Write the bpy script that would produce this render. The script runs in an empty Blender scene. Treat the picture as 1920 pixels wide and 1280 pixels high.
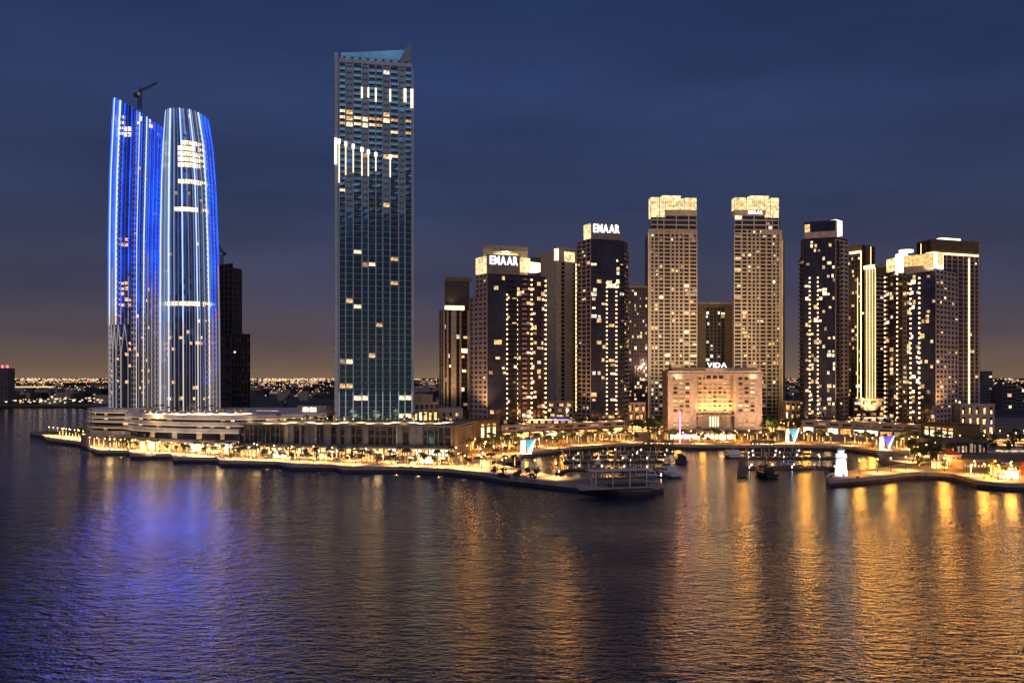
import bpy, math, random
from mathutils import Vector
R = random.Random(7)
S = bpy.context.scene
COL = S.collection
PI = math.pi
# ------------------------------------------------------------------ camera, world, light, exposure
F = 1450.0; CX = 960.0; HY = 708.0; H = 42.0
cam_d = bpy.data.cameras.new('camera'); cam = bpy.data.objects.new('camera', cam_d); COL.objects.link(cam)
cam.location = (0, 0, H); cam.rotation_euler = (PI/2, 0, 0)
cam_d.sensor_width = 36; cam_d.lens = 36*F/1920; cam_d.shift_y = (HY-640)/1920
cam_d.clip_start = 1; cam_d.clip_end = 90000
S.camera = cam
w = bpy.data.worlds.new('World'); S.world = w; w.use_nodes = True
nt = w.node_tree; nt.nodes.clear()
def N(nt, t, **k):
    n = nt.nodes.new(t)
    for a, b in k.items(): setattr(n, a, b)
    return n
out = N(nt, 'ShaderNodeOutputWorld'); bg = N(nt, 'ShaderNodeBackground'); bg2 = N(nt, 'ShaderNodeBackground'); ad = N(nt, 'ShaderNodeAddShader')
sky = N(nt, 'ShaderNodeTexSky', sky_type='NISHITA'); sky.sun_disc = False
SUN_EL, SUN_AZ = math.radians(-5.0), math.radians(184)
sky.sun_elevation = SUN_EL; sky.sun_rotation = SUN_AZ
nt.links.new(sky.outputs[0], bg.inputs[0]); bg.inputs[1].default_value = 0.10
tc = N(nt, 'ShaderNodeTexCoord'); sx = N(nt, 'ShaderNodeSeparateXYZ'); rp = N(nt, 'ShaderNodeValToRGB')
nt.links.new(tc.outputs['Generated'], sx.inputs[0]); nt.links.new(sx.outputs[2], rp.inputs[0])
e = rp.color_ramp.elements
stops = [(0.0, (.270, .170, .110)), (0.014, (.205, .138, .105)), (0.05, (.112, .085, .098)), (0.10, (.066, .064, .108)), (0.21, (.041, .058, .132)),
         (0.32, (.034, .056, .152)), (0.45, (.022, .041, .125)), (1.0, (.012, .023, .070))]
e[0].position, e[0].color = stops[0][0], (*stops[0][1], 1)
e[1].position, e[1].color = stops[-1][0], (*stops[-1][1], 1)
for p, c in stops[1:-1]:
    q = e.new(p); q.color = (*c, 1)
nz = N(nt, 'ShaderNodeTexNoise'); mp = N(nt, 'ShaderNodeMapping'); mp.inputs['Scale'].default_value = (1.2, 1.2, 5)
nt.links.new(tc.outputs['Generated'], mp.inputs[0]); nt.links.new(mp.outputs[0], nz.inputs['Vector'])
nz.inputs['Scale'].default_value = 1.6; nz.inputs['Detail'].default_value = 5
mr = N(nt, 'ShaderNodeMapRange'); mr.inputs[1].default_value = .3; mr.inputs[2].default_value = .7; mr.inputs[3].default_value = .74; mr.inputs[4].default_value = 1.2
nt.links.new(nz.outputs[0], mr.inputs[0])
mu = N(nt, 'ShaderNodeVectorMath', operation='SCALE'); nt.links.new(rp.outputs[0], mu.inputs[0]); nt.links.new(mr.outputs[0], mu.inputs['Scale'])
nt.links.new(mu.outputs[0], bg2.inputs[0]); bg2.inputs[1].default_value = .84
nt.links.new(bg.outputs[0], ad.inputs[0]); nt.links.new(bg2.outputs[0], ad.inputs[1]); nt.links.new(ad.outputs[0], out.inputs[0])
sd = bpy.data.lights.new('afterglow', 'SUN'); so = bpy.data.objects.new('afterglow', sd); COL.objects.link(so)
sd.energy = 0.40; sd.angle = math.radians(35); sd.color = (1, .84, .90)
so.rotation_euler = (math.radians(60), 0, math.radians(4))
S.view_settings.view_transform = 'Standard'; S.view_settings.look = 'None'
S.view_settings.exposure = 0; S.view_settings.gamma = 1; S.view_settings.use_curve_mapping = False
S.render.engine = 'CYCLES'
cy = S.cycles
cy.use_denoising = True; cy.denoiser = 'OPENIMAGEDENOISE'; cy.max_bounces = 4; cy.diffuse_bounces = 2; cy.glossy_bounces = 3
cy.transmission_bounces = 2; cy.sample_clamp_indirect = 4; cy.sample_clamp_direct = 0; cy.caustics_reflective = False; cy.caustics_refractive = False
cy.use_light_tree = True; cy.blur_glossy = 0.3
try: S.render.film_filter_size = 1.5; cy.filter_width = 1.5
except Exception: pass
# ------------------------------------------------------------------ materials
def pm(name, col, rough=.7, metal=0, var=.25, scale=.4, spec=.5):
    m = bpy.data.materials.new(name); m.use_nodes = True; t = m.node_tree
    b = t.nodes['Principled BSDF']; b.inputs['Roughness'].default_value = rough; b.inputs['Metallic'].default_value = metal
    b.inputs['Specular IOR Level'].default_value = spec
    tc = N(t, 'ShaderNodeTexCoord'); n = N(t, 'ShaderNodeTexNoise'); n.inputs['Scale'].default_value = scale; n.inputs['Detail'].default_value = 4
    t.links.new(tc.outputs['Object'], n.inputs['Vector'])
    r = N(t, 'ShaderNodeMapRange'); r.inputs[1].default_value = .3; r.inputs[2].default_value = .7
    r.inputs[3].default_value = 1-var; r.inputs[4].default_value = 1+var
    t.links.new(n.outputs[0], r.inputs[0])
    v = N(t, 'ShaderNodeVectorMath', operation='SCALE'); v.inputs[0].default_value = col; t.links.new(r.outputs[0], v.inputs['Scale'])
    t.links.new(v.outputs[0], b.inputs['Base Color'])
    return m
def em(name, col, st, sampling='NONE', var=.0, scale=.6, base=(.3, .3, .3)):
    m = bpy.data.materials.new(name); m.use_nodes = True; t = m.node_tree
    b = t.nodes['Principled BSDF']; b.inputs['Base Color'].default_value = (*base, 1); b.inputs['Roughness'].default_value = .6
    b.inputs['Emission Color'].default_value = (*col, 1); b.inputs['Emission Strength'].default_value = st
    if var:
        tc = N(t, 'ShaderNodeTexCoord'); n = N(t, 'ShaderNodeTexNoise'); n.inputs['Scale'].default_value = scale; n.inputs['Detail'].default_value = 2
        t.links.new(tc.outputs['Object'], n.inputs['Vector'])
        r = N(t, 'ShaderNodeMapRange'); r.inputs[1].default_value = .35; r.inputs[2].default_value = .65
        r.inputs[3].default_value = st*(1-var); r.inputs[4].default_value = st*(1+var)
        t.links.new(n.outputs[0], r.inputs[0]); t.links.new(r.outputs[0], b.inputs['Emission Strength'])
    m.cycles.emission_sampling = sampling
    return m
M = dict(
 stone=pm('beige_stone', (.42, .33, .27), .8), stone2=pm('rose_stone', (.50, .40, .37), .8), cream=pm('cream_render', (.55, .46, .36), .8),
 white=pm('white_panel', (.72, .68, .64), .5, var=.1), grey=pm('grey_panel', (.19, .185, .185), .6), dark=pm('dark_cladding', (.035, .03, .035), .5),
 conc=pm('raw_concrete', (.14, .12, .13), .9), brown=pm('bronze_cladding', (.16, .115, .06), .5), metal=pm('dark_metal', (.05, .05, .055), .4, .6),
 glass=pm('dark_glass', (.05, .055, .10), .10, .3, var=.35, scale=.15), glass2=pm('teal_glass', (.055, .17, .27), .12, .75, var=.3, scale=.12),
 glassp=pm('plum_glass', (.11, .075, .10), .1, .6, var=.4, scale=.15), glassb=pm('blue_lit_glass', (.15, .25, .55), .12, .7, var=.3, scale=.1),
 black=pm('dark_recess', (.012, .011, .013), .6), pave=pm('promenade_paving', (.27, .21, .15), .75, var=.3, scale=.15),
 soil=pm('dark_land', (.045, .042, .045), .9, var=.5, scale=.01), rock=pm('shaded_quay_stone', (.05, .042, .04), .6), coping=pm('coping_stone', (.42, .36, .32), .7),
 wood=pm('weathered_decking', (.12, .095, .08), .7), trunk=pm('palm_bark', (.20, .14, .09), .9), leaf=pm('green_leaf', (.075, .11, .03), .6, var=.5, scale=1.2),
 leaf2=pm('olive_leaf', (.11, .12, .035), .6, var=.5, scale=1.2), hull=pm('white_gelcoat', (.62, .63, .68), .25, var=.05), navy=pm('black_gelcoat', (.03, .03, .04), .2, var=.05),
 canvas=pm('white_canvas', (.8, .8, .8), .6, var=.05), teal=pm('teal_canvas', (.05, .30, .40), .6, var=.1), sand=pm('pale_sand', (.20, .17, .19), .9, var=.2, scale=.02),
 red=pm('orange_cloth', (.6, .10, .03), .7), finstone=pm('pale_fin_metal', (.50, .44, .42), .5, var=.1),
 lwarm=em('window_warm', (1, .60, .24), .95, var=.7, scale=.7), lbright=em('window_bright', (1, .80, .46), 1.7, var=.55, scale=.7),
 ldim=em('window_dim', (.9, .55, .25), .35, var=.6, scale=.5), lcool=em('window_cool', (1, .95, .80), .8, var=.7, scale=.7),
 shop=em('shop_warm', (1, .62, .20), 1.7, var=.75, scale=.9), shopo=em('shop_orange', (1, .42, .10), 1.3, var=.8, scale=.8), shopw=em('shop_white', (1, .82, .50), 2.5, var=.7, scale=.9),
 crown=em('crown_backlit_panel', (1, .76, .36), 1.15, 'FRONT', var=.5, scale=.35), crowng=em('crown_gold_panel', (1, .62, .20), .95, 'FRONT', var=.5, scale=.8),
 crownw=em('crown_white_panel', (1, .88, .60), 2.4, 'FRONT', var=.2), sign=em('sign_letter', (.95, .95, 1), 3.2, 'FRONT'),
 ledw=em('led_white', (.42, .58, 1), 1.7), ledv=em('led_violet_white', (.30, .30, 1), .7), ledb=em('led_blue', (.002, .065, .85), 2.4, var=.4, scale=.08), ledbw=em('led_dim_warm', (.80, .76, .80), .30),
 ledwarm=em('led_warm_white', (1, .84, .76), .85), ledpeach=em('led_peach_white', (1, .76, .52), 1.7), ledcap=em('led_cap', (1, .85, .66), 4), gold=em('led_gold', (1, .72, .30), 3.4), golddim=em('led_gold_dim', (1, .52, .14), .32, var=.4, scale=.1),
 dot=em('facade_lamp', (1, .54, .20), 9, 'FRONT'), dotw=em('white_lamp', (1, .84, .62), 5), ledthin=em('led_thin_white', (.55, .68, 1), .38), pink=em('pink_lamp', (1, .25, .75), 4), blueled=em('indigo_led', (.25, .15, 1), 4),
 farw=em('distant_warm_light', (1, .62, .26), 1.3), farc=em('distant_white_light', (1, .95, .78), 1.2), farr=em('distant_red_light', (1, .12, .14), 3),
 globe=em('lamp_globe', (1, .60, .22), 7), globew=em('lamp_globe_white', (1, .76, .44), 12), wrap=em('fairy_light_wrap', (1, .52, .12), 2.2, var=.6, scale=2), bluefin=pm('blue_grey_fin', (.42, .54, .66), .5, var=.1), slabm=pm('blue_grey_slab', (.25, .36, .46), .6, var=.15), panelb=pm('blue_grey_panel', (.20, .30, .40), .45, .3, var=.25, scale=.2), farland=pm('hazy_far_land', (.11, .095, .08), .9, var=.5, scale=.004), farwall=pm('far_wall', (.34, .28, .23), .9),
)
# floodlit white lighthouse and the canopies are ordinary white surfaces lit by real lamps
# ------------------------------------------------------------------ helpers
def C(px, D): return Vector(((px-CX)*D/F, D))
def Z(py, D): return H-(py-HY)*D/F
def W(px, py, z=0.0):
    D = (H-z)*F/(py-HY); return C(px, D)
class MB:
    def __init__(s): s.v = []; s.f = []; s.m = []; s.mats = []
    def mi(s, mat):
        if mat not in s.mats: s.mats.append(mat)
        return s.mats.index(mat)
    def poly(s, pts, mat):
        i = len(s.v); s.v += [tuple(p) for p in pts]; s.f.append(tuple(range(i, i+len(pts)))); s.m.append(s.mi(mat))
    def hexa(s, p, mat):   # p: 8 points, bottom 4 ccw then top 4
        i = len(s.v); s.v += [tuple(q) for q in p]; k = s.mi(mat)
        for f in ((3, 2, 1, 0), (4, 5, 6, 7), (0, 1, 5, 4), (1, 2, 6, 5), (2, 3, 7, 6), (3, 0, 4, 7)):
            s.f.append(tuple(i+a for a in f)); s.m.append(k)
    def box(s, x0, y0, z0, x1, y1, z1, mat):
        s.hexa([(x0, y0, z0), (x1, y0, z0), (x1, y1, z0), (x0, y1, z0), (x0, y0, z1), (x1, y0, z1), (x1, y1, z1), (x0, y1, z1)], mat)
    def fb(s, fr, s0, s1, d0, d1, z0, z1, mat):  # box in a facade frame
        p0, u, n = fr; P = lambda a, d, z: (p0.x+u.x*a+n.x*d, p0.y+u.y*a+n.y*d, z)
        s.hexa([P(s0, d1, z0), P(s1, d1, z0), P(s1, d0, z0), P(s0, d0, z0), P(s0, d1, z1), P(s1, d1, z1), P(s1, d0, z1), P(s0, d0, z1)], mat)
    def prism(s, pts, z0, z1, mat, top=None):
        n = len(pts); i = len(s.v); k = s.mi(mat)
        s.v += [(p[0], p[1], z0) for p in pts]+[(p[0], p[1], z1) for p in pts]
        for a in range(n):
            b = (a+1) % n; s.f.append((i+a, i+b, i+n+b, i+n+a)); s.m.append(k)
        s.f.append(tuple(i+n+a for a in range(n))); s.m.append(s.mi(top) if top else k)
        s.f.append(tuple(i+n-1-a for a in range(n))); s.m.append(k)
    def tube(s, a, b, r0, r1, mat, n=6):
        a = Vector(a); b = Vector(b); d = (b-a).normalized(); o = Vector((0, 0, 1)) if abs(d.z) < .9 else Vector((1, 0, 0))
        u = d.cross(o).normalized(); v = d.cross(u); i = len(s.v); k = s.mi(mat)
        for c, r in ((a, r0), (b, r1)):
            for j in range(n):
                t = 2*PI*j/n; s.v.append(tuple(c+u*(r*math.cos(t))+v*(r*math.sin(t))))
        for j in range(n):
            l = (j+1) % n; s.f.append((i+j, i+l, i+n+l, i+n+j)); s.m.append(k)
        s.f.append(tuple(i+n+j for j in range(n))); s.m.append(k); s.f.append(tuple(i+n-1-j for j in range(n))); s.m.append(k)
    def mesh(s, name):
        me = bpy.data.meshes.new(name); me.from_pydata(s.v, [], s.f)
        for m in s.mats: me.materials.append(m)
        me.polygons.foreach_set('material_index', s.m); me.update(); return me
    def build(s, name, parent=None, kind=None, label=None):
        if not s.f: return None
        o = bpy.data.objects.new(name, s.mesh(name)); COL.objects.link(o)
        if parent: o.parent = parent
        if kind: o['kind'] = kind
        if label: o['label'] = label
        return o
def ob(name, me, parent=None, loc=(0, 0, 0), rz=0, sc=1):
    o = bpy.data.objects.new(name, me); COL.objects.link(o); o.location = loc; o.rotation_euler = (0, 0, rz)
    o.scale = (sc, sc, sc) if not isinstance(sc, tuple) else sc
    if parent: o.parent = parent
    return o
def thing(name, label, cat, group=None, loc=(0, 0, 0), rz=0):
    o = bpy.data.objects.new(name, None); COL.objects.link(o); o.location = loc; o.rotation_euler = (0, 0, rz)
    return tag(o, label, cat, group)
def tag(o, label, cat, group=None):
    o['label'] = label; o['category'] = cat
    if group: o['group'] = group
    return o
def frame(a, b):
    u = (b-a).normalized(); return (a, u, Vector((u.y, -u.x)))
def spot(name, parent, loc, target, power, col, size=1.2, blend=.8, rad=1.0):
    l = bpy.data.lights.new(name, 'SPOT'); l.energy = power; l.color = col; l.spot_size = size; l.spot_blend = blend; l.shadow_soft_size = rad
    o = bpy.data.objects.new(name, l); COL.objects.link(o); o.location = loc
    o.rotation_euler = (Vector(target)-Vector(loc)).to_track_quat('-Z', 'Y').to_euler()
    if parent: o.parent = parent
    return o
def floodlight(label, loc, target, power, col, size=1.2, group=None):
    t = thing('floodlight', label, 'floodlight', group, loc)
    m = MB(); m.box(-.5, -.3, 0, .5, .3, .5, M['metal']); m.build('housing', t)
    spot('beam', t, (0, 0, .9), Vector(target)-Vector(loc), power, col, size)
    return t
# ------------------------------------------------------------------ terrain
def Vs(l, z=0): return [W(a, b) for a, b in l]
SHORE = [(80, 821), (90, 829), (150, 836), (178, 850), (184, 853), (243, 853), (247, 860), (322, 860), (327, 867), (408, 868), (414, 874), (515, 875),
         (530, 877), (545, 881), (625, 881), (642, 886), (755, 886), (800, 888), (840, 890), (900, 897), (954, 907), (1000, 912), (1037, 916), (1100, 923), (1160, 928), (1215, 927),
         (1244, 921), (1225, 915), (1180, 912), (1050, 907), (1000, 896), (950, 885), (918, 877), (975, 868), (977, 858), (1010, 854), (1078, 846), (1160, 840), (1207, 839), (1290, 842),
         (1400, 843), (1500, 842), (1560, 844), (1600, 847), (1645, 854), (1654, 868), (1692, 880), (1645, 890), (1600, 893), (1556, 899), (1549, 906), (1556, 912), (1600, 909), (1653, 904),
         (1690, 899), (1720, 897), (1760, 898), (1790, 901), (1810, 907), (1832, 914), (1885, 919), (1980, 920), (2300, 915)]
shore = Vs(SHORE)
back = [Vector((600, 700)), Vector((60000, 2500)), Vector((60000, 60000)), Vector((-60000, 60000)), Vector((-60000, 1500)), Vector((-2200, 1150)), Vector((-900, 1060)), Vector((-600, 1080)), Vector((-330, 700)), Vector((-300, 590)), Vector((-352, 565))]
m = MB(); m.poly([(p.x, p.y, 2.35) for p in shore+back], M['farland']); g = m.build('ground'); g['kind'] = 'structure'
backp = [Vector((520, 560)), Vector((520, 760)), Vector((-295, 760)), Vector((-300, 590)), Vector((-350, 564))]
m = MB(); m.poly([(p.x, p.y, 2.5) for p in shore+backp], M['pave']); g = m.build('promenade'); g['kind'] = 'structure'
def sweep_wall(line, mb, d0, d1, z0, z1, mat):
    n = len(line); nor = []
    for i in range(n):
        a = line[max(i-1, 0)]; b = line[min(i+1, n-1)]; u = (b-a).normalized(); nor.append(Vector((u.y, -u.x)))
    for i in range(n-1):
        A, B = line[i], line[i+1]; na, nb = nor[i], nor[i+1]
        P = lambda q, k, d, z: (q.x+k.x*d, q.y+k.y*d, z)
        mb.hexa([P(A, na, d1, z0), P(B, nb, d1, z0), P(B, nb, d0, z0), P(A, na, d0, z0), P(A, na, d1, z1), P(B, nb, d1, z1), P(B, nb, d0, z1), P(A, na, d0, z1)], mat)
wl = [Vector((-352, 565))]+shore
m = MB(); sweep_wall(wl, m, -.4, .15, -2, 1.3, M['rock']); o = m.build('quay_wall'); o['kind'] = 'structure'  # dark colour paints the shadow along the waterline
m = MB(); sweep_wall(wl, m, -1.2, .4, 1.3, 2.75, M['coping']); o = m.build('quay_coping'); o['kind'] = 'structure'
# water
def water_mat():
    m = bpy.data.materials.new('sea_water'); m.use_nodes = True; t = m.node_tree; b = t.nodes['Principled BSDF']
    b.inputs['Base Color'].default_value = (.003, .014, .055, 1); b.inputs['Specular Tint'].default_value = (.40, .70, 1, 1); b.inputs['Roughness'].default_value = .10; b.inputs['IOR'].default_value = 1.45
    b.inputs['Specular IOR Level'].default_value = .75
    tc = N(t, 'ShaderNodeTexCoord')
    def noise(sc, rot, scale, det, rough=.5):
        mp = N(t, 'ShaderNodeMapping'); mp.inputs['Scale'].default_value = sc; mp.inputs['Rotation'].default_value = (0, 0, rot)
        t.links.new(tc.outputs['Object'], mp.inputs[0]); n = N(t, 'ShaderNodeTexNoise'); n.inputs['Scale'].default_value = scale
        n.inputs['Detail'].default_value = det; n.inputs['Roughness'].default_value = rough; n.inputs['Distortion'].default_value = .3
        t.links.new(mp.outputs[0], n.inputs['Vector']); return n.outputs[0]
    a = noise((.48, 1, 1), .26, .80, 3, .55); c = noise((.7, 1.1, 1), -.42, 2.2, 2, .55); d = noise((.5, 1, 1), .1, .22, 2)
    big = noise((.35, 1, 1), .25, .022, 3)
    def madd(x, k, y=None):
        q = N(t, 'ShaderNodeMath', operation='MULTIPLY_ADD'); t.links.new(x, q.inputs[0]); q.inputs[1].default_value = k
        if y is not None: t.links.new(y, q.inputs[2])
        else: q.inputs[2].default_value = 0
        return q.outputs[0]
    hgt = madd(a, .50, madd(c, .17, madd(d, .40)))
    r = N(t, 'ShaderNodeMapRange'); r.inputs[1].default_value = .35; r.inputs[2].default_value = .65; r.inputs[3].default_value = .55; r.inputs[4].default_value = 1.3
    t.links.new(big, r.inputs[0])
    bp = N(t, 'ShaderNodeBump'); bp.inputs['Distance'].default_value = 1.0
    sp = N(t, 'ShaderNodeSeparateXYZ'); t.links.new(tc.outputs['Object'], sp.inputs[0])
    ry = N(t, 'ShaderNodeMapRange'); ry.inputs[1].default_value = 140; ry.inputs[2].default_value = 320; ry.inputs[3].default_value = 1.1; ry.inputs[4].default_value = .36; t.links.new(sp.outputs[1], ry.inputs[0])
    mm = N(t, 'ShaderNodeMath', operation='MULTIPLY'); t.links.new(r.outputs[0], mm.inputs[0]); t.links.new(ry.outputs[0], mm.inputs[1])
    t.links.new(mm.outputs[0], bp.inputs['Strength']); t.links.new(hgt, bp.inputs['Height']); t.links.new(bp.outputs[0], b.inputs['Normal'])
    return m
M['water'] = water_mat(); M['edge'] = em('added_deck_glow', (1, .68, .36), 1.3, 'FRONT'); M['farglow'] = em('added_far_glow', (1, .62, .28), .20, var=.8, scale=.05)
m = MB(); m.poly([(-9000, -300, 0), (3000, -300, 0), (3000, 1200, 0), (-9000, 1200, 0)], M['water']); o = m.build('water'); o['kind'] = 'structure'
# pale flats behind the podium (px 470-620)
m = MB(); m.poly([(*C(455, 660), 2.6), (*C(640, 640), 2.6), (*C(640, 900), 2.6), (*C(455, 1050), 2.6)], M['sand']); o = m.build('sand_flat'); o['kind'] = 'structure'
# ------------------------------------------------------------------ distant city
m = MB()
for i in range(900):
    D = 1150+R.random()**1.6*6000; px = R.uniform(-60, 1980); p = C(px, D); hh = R.uniform(5, 16)*(1+D/9000); ww = R.uniform(10, 40)
    if px > 470 and px < 640 and D < 1250: continue
    m.box(p.x-ww/2, p.y, 2.3, p.x+ww/2, p.y+ww, 2.3+hh, M['farwall'] if R.random() < .6 else M['soil'])
o = m.build('distant_city'); o['kind'] = 'stuff'; o['label'] = 'low rise districts across the plain to the horizon'
m = MB()
def fl(px, D, zz, s, mat):
    p = C(px, D); m.box(p.x-s/2, p.y-s/2, 2.3+zz, p.x+s/2, p.y+s/2, 2.3+zz+s*.8, mat)
for i in range(2600):
    D = 1300+R.random()**.9*9500; px = R.uniform(-40, 1960)
    if R.random() < .45: px = 100+R.gauss(0, 90) if R.random() < .5 else 560+R.gauss(0, 60)
    s = D/F*R.uniform(.7, 1.9); u = R.random()
    fl(px, D, R.uniform(3, 14)+D*.0012, s, M['farw'] if u < .83 else M['farc'] if u < .97 else M['farr'])
for i in range(90):
    D = R.uniform(1090, 1220); px = R.uniform(-10, 200); fl(px, D, R.uniform(2, 9), R.uniform(.8, 2.6), M['farc'] if R.random() < .4 else M['farw'])
for i in range(260):
    D = 1400+R.random()*5000; px = R.uniform(-20, 1950); p = C(px, D); ww = R.uniform(8, 26)*D/2500
    m.box(p.x-ww, p.y, 2.3, p.x+ww, p.y+3, 2.3+R.uniform(1.5, 4)*D/2000, M['farglow'])  # glowing boxes added to lighten the dark far land
for i in range(26):
    D = 1250; px = 14+i*3.4; fl(px, D, 24, 2.2, M['farw'])
o = m.build('distant_city_lights'); o['kind'] = 'stuff'; o['label'] = 'street and building lights of the distant districts'
# ------------------------------------------------------------------ facades and towers
WG = [M['glass'], M['glassp']]
def picklit(p, cool=.15):
    u = R.random()
    if u > p: return None
    v = R.random()
    return M['lcool'] if v < cool else M['lbright'] if v < cool+.22 else M['lwarm'] if v < .8 else M['ldim']
class Tower:
    def __init__(s, name, label, cat='tower'):
        s.t = thing(name, label, cat); s.wall = MB(); s.win = MB(); s.led = MB(); s.bal = MB(); s.dots = MB()
    def core(s, pts, z0, z1, mat=None, top=None):
        s.wall.prism(pts, z0, z1, mat or M['dark'], top)
    def face(s, a, b, z0, z1, nb, fh, wall=None, glass=None, pw=.5, pd=.45, sh=.9, sdp=.3, lit=.08, balc=(), solid=(), dots=(), strips=(), stripmat=None, widths=None, cool=.15, slabs=True, rail=None, litcols=(), litcol_p=.5, dstep=1, dmat=None):
        fr = frame(a, b); L = (b-a).length; wall = wall or M['stone']; glass = glass or M['glass']
        ws = widths or [1]*nb; nb = len(ws); tot = sum(ws); xs = [0]
        for q in ws: xs.append(xs[-1]+q*L/tot)
        nf = max(1, int(round((z1-z0)/fh))); fh = (z1-z0)/nf; p0, u, n = fr
        P = lambda q, d, z: (p0.x+u.x*q+n.x*d, p0.y+u.y*q+n.y*d, z)
        for i in range(nb):
            if i in solid: continue
            for f in range(nf):
                g = picklit(litcol_p if i in litcols else lit*(1.8 if R.random() < .3 else .7), cool) or glass
                x0, x1 = xs[i]+pw*.45, xs[i+1]-pw*.45; za, zb = z0+f*fh+sh*.45, z0+(f+1)*fh-sh*.45
                dd = [.04+R.random()*.05 for _ in range(4)]
                if g in WG or g in (M['black'], M['glass2'], M['golddim']) or R.random() < .12: s.win.poly([P(x0, dd[0], za), P(x1, dd[1], za), P(x1, dd[2], zb), P(x0, dd[3], zb)], g)
                else:
                    ka, kb = R.choice([(0, 1), (0, .55), (.4, 1), (.2, .8)]); kz = R.choice([.55, .7, .85]); xm, xn, zm = x0+(x1-x0)*ka, x0+(x1-x0)*kb, za+(zb-za)*kz
                    s.win.poly([P(x0, dd[0], za), P(x1, dd[1], za), P(x1, dd[2], zb), P(x0, dd[3], zb)], glass if glass in WG else M['black'])
                    s.win.poly([P(xm, .11, za), P(xn, .11, za), P(xn, .11, zm), P(xm, .11, zm)], g)
        for i, x in enumerate(xs):
            s.wall.fb(fr, max(0, x-pw/2), min(L, x+pw/2), .02, pd, z0, z1, wall)
        for i in solid: s.wall.fb(fr, xs[i]+pw/2, xs[i+1]-pw/2, .02, pd-.12, z0, z1, wall)
        if slabs:
            for f in range(nf+1):
                zz = z0+f*fh; s.wall.fb(fr, 0, L, .01, sdp, max(z0, zz-sh/2), min(z1, zz+sh/2), wall)
        for i in balc:
            for f in range(nf):
                zz = z0+f*fh; s.bal.fb(fr, xs[i]+.15, xs[i+1]-.15, sdp+.01, 1.7, zz-.12, zz+.95, rail or wall)
        for (i, za, zb) in dots:
            f = 0
            while z0+f*fh < zb:
                if z0+f*fh > za: s.dots.fb(fr, xs[i]-.42, xs[i]+.42, pd+.02, pd+.5, z0+f*fh, z0+f*fh+.85, dmat or M['dot'])
                f += dstep
        for (i, za, zb, wd) in strips: s.led.fb(fr, xs[i]-wd/2, xs[i]+wd/2, pd+.01, pd+.25, za, zb, stripmat or M['gold'])
        return fr, xs
    def done(s):
        s.wall.build('wall', s.t); s.win.build('window_grid', s.t, 'stuff'); s.led.build('led_strip', s.t); s.bal.build('balcony_rail', s.t, 'stuff'); s.dots.build('facade_lamp_row', s.t, 'stuff')
        return s.t
def rect(pa, pb, depth):  # a, b front corners; returns ccw polygon
    u = (pb-pa).normalized(); k = Vector((-u.y, u.x)); return [pa, pb, pb+k*depth, pa+k*depth]
def part_box(t, name, fr, s0, s1, d0, d1, z0, z1, mat, label=None):
    m = MB(); m.fb(fr, s0, s1, d0, d1, z0, z1, mat); return m.build(name, t, None, label)
def letters(text, fr, s0, z0, h, width, label, cat='sign', d=.6, mat=None, group=None, backing=None):
    p0, u, n = fr; rz = math.atan2(u.y, u.x)
    base = p0+u*s0+n*d
    t = thing('lettering_sign', label, cat, group, (base.x, base.y, z0), rz)
    metas = []
    for ch in text:
        cu = bpy.data.curves.new('letter', 'FONT'); cu.body = ch; cu.size = 1; cu.extrude = .08; cu.offset = .012; cu.resolution_u = 3
        o = bpy.data.objects.new('tmp', cu); COL.objects.link(o); bpy.context.view_layer.update()
        me = bpy.data.meshes.new_from_object(o.evaluated_get(bpy.context.evaluated_depsgraph_get())); bpy.data.objects.remove(o)
        xs = [v.co.x for v in me.vertices]; ys = [v.co.y for v in me.vertices]; metas.append((me, min(xs), max(xs), min(ys), max(ys)))
    gap = .12; tot = sum(b-a for _, a, b, _, _ in metas)+gap*(len(text)-1); kx = width/tot; x = 0
    for me, a, b, ya, yb in metas:
        ky = h/(yb-ya)
        for v in me.vertices:
            q = v.co.copy(); v.co = ((q.x-a)*kx, -q.z*1.6, (q.y-ya)*ky)
        me.materials.clear(); me.materials.append(mat or M['sign']); me.update()
        ob('letter', me, t, (x, 0, 0)); x += (b-a+gap)*kx
    if backing:
        m = MB(); m.box(-.3, .15, -.4, width+.3, .3, h+.4, backing); m.build('backing_panel', t)
    m = MB()
    for k in range(6):
        xx = width*k/5; m.box(xx-.08, .02, -.35, xx+.08, d+.1, -.15, M['metal'])
    m.box(0, .0, -.3, width, .12, -.1, M['metal']); m.build('mounting_rail', t)
    return t
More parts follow.
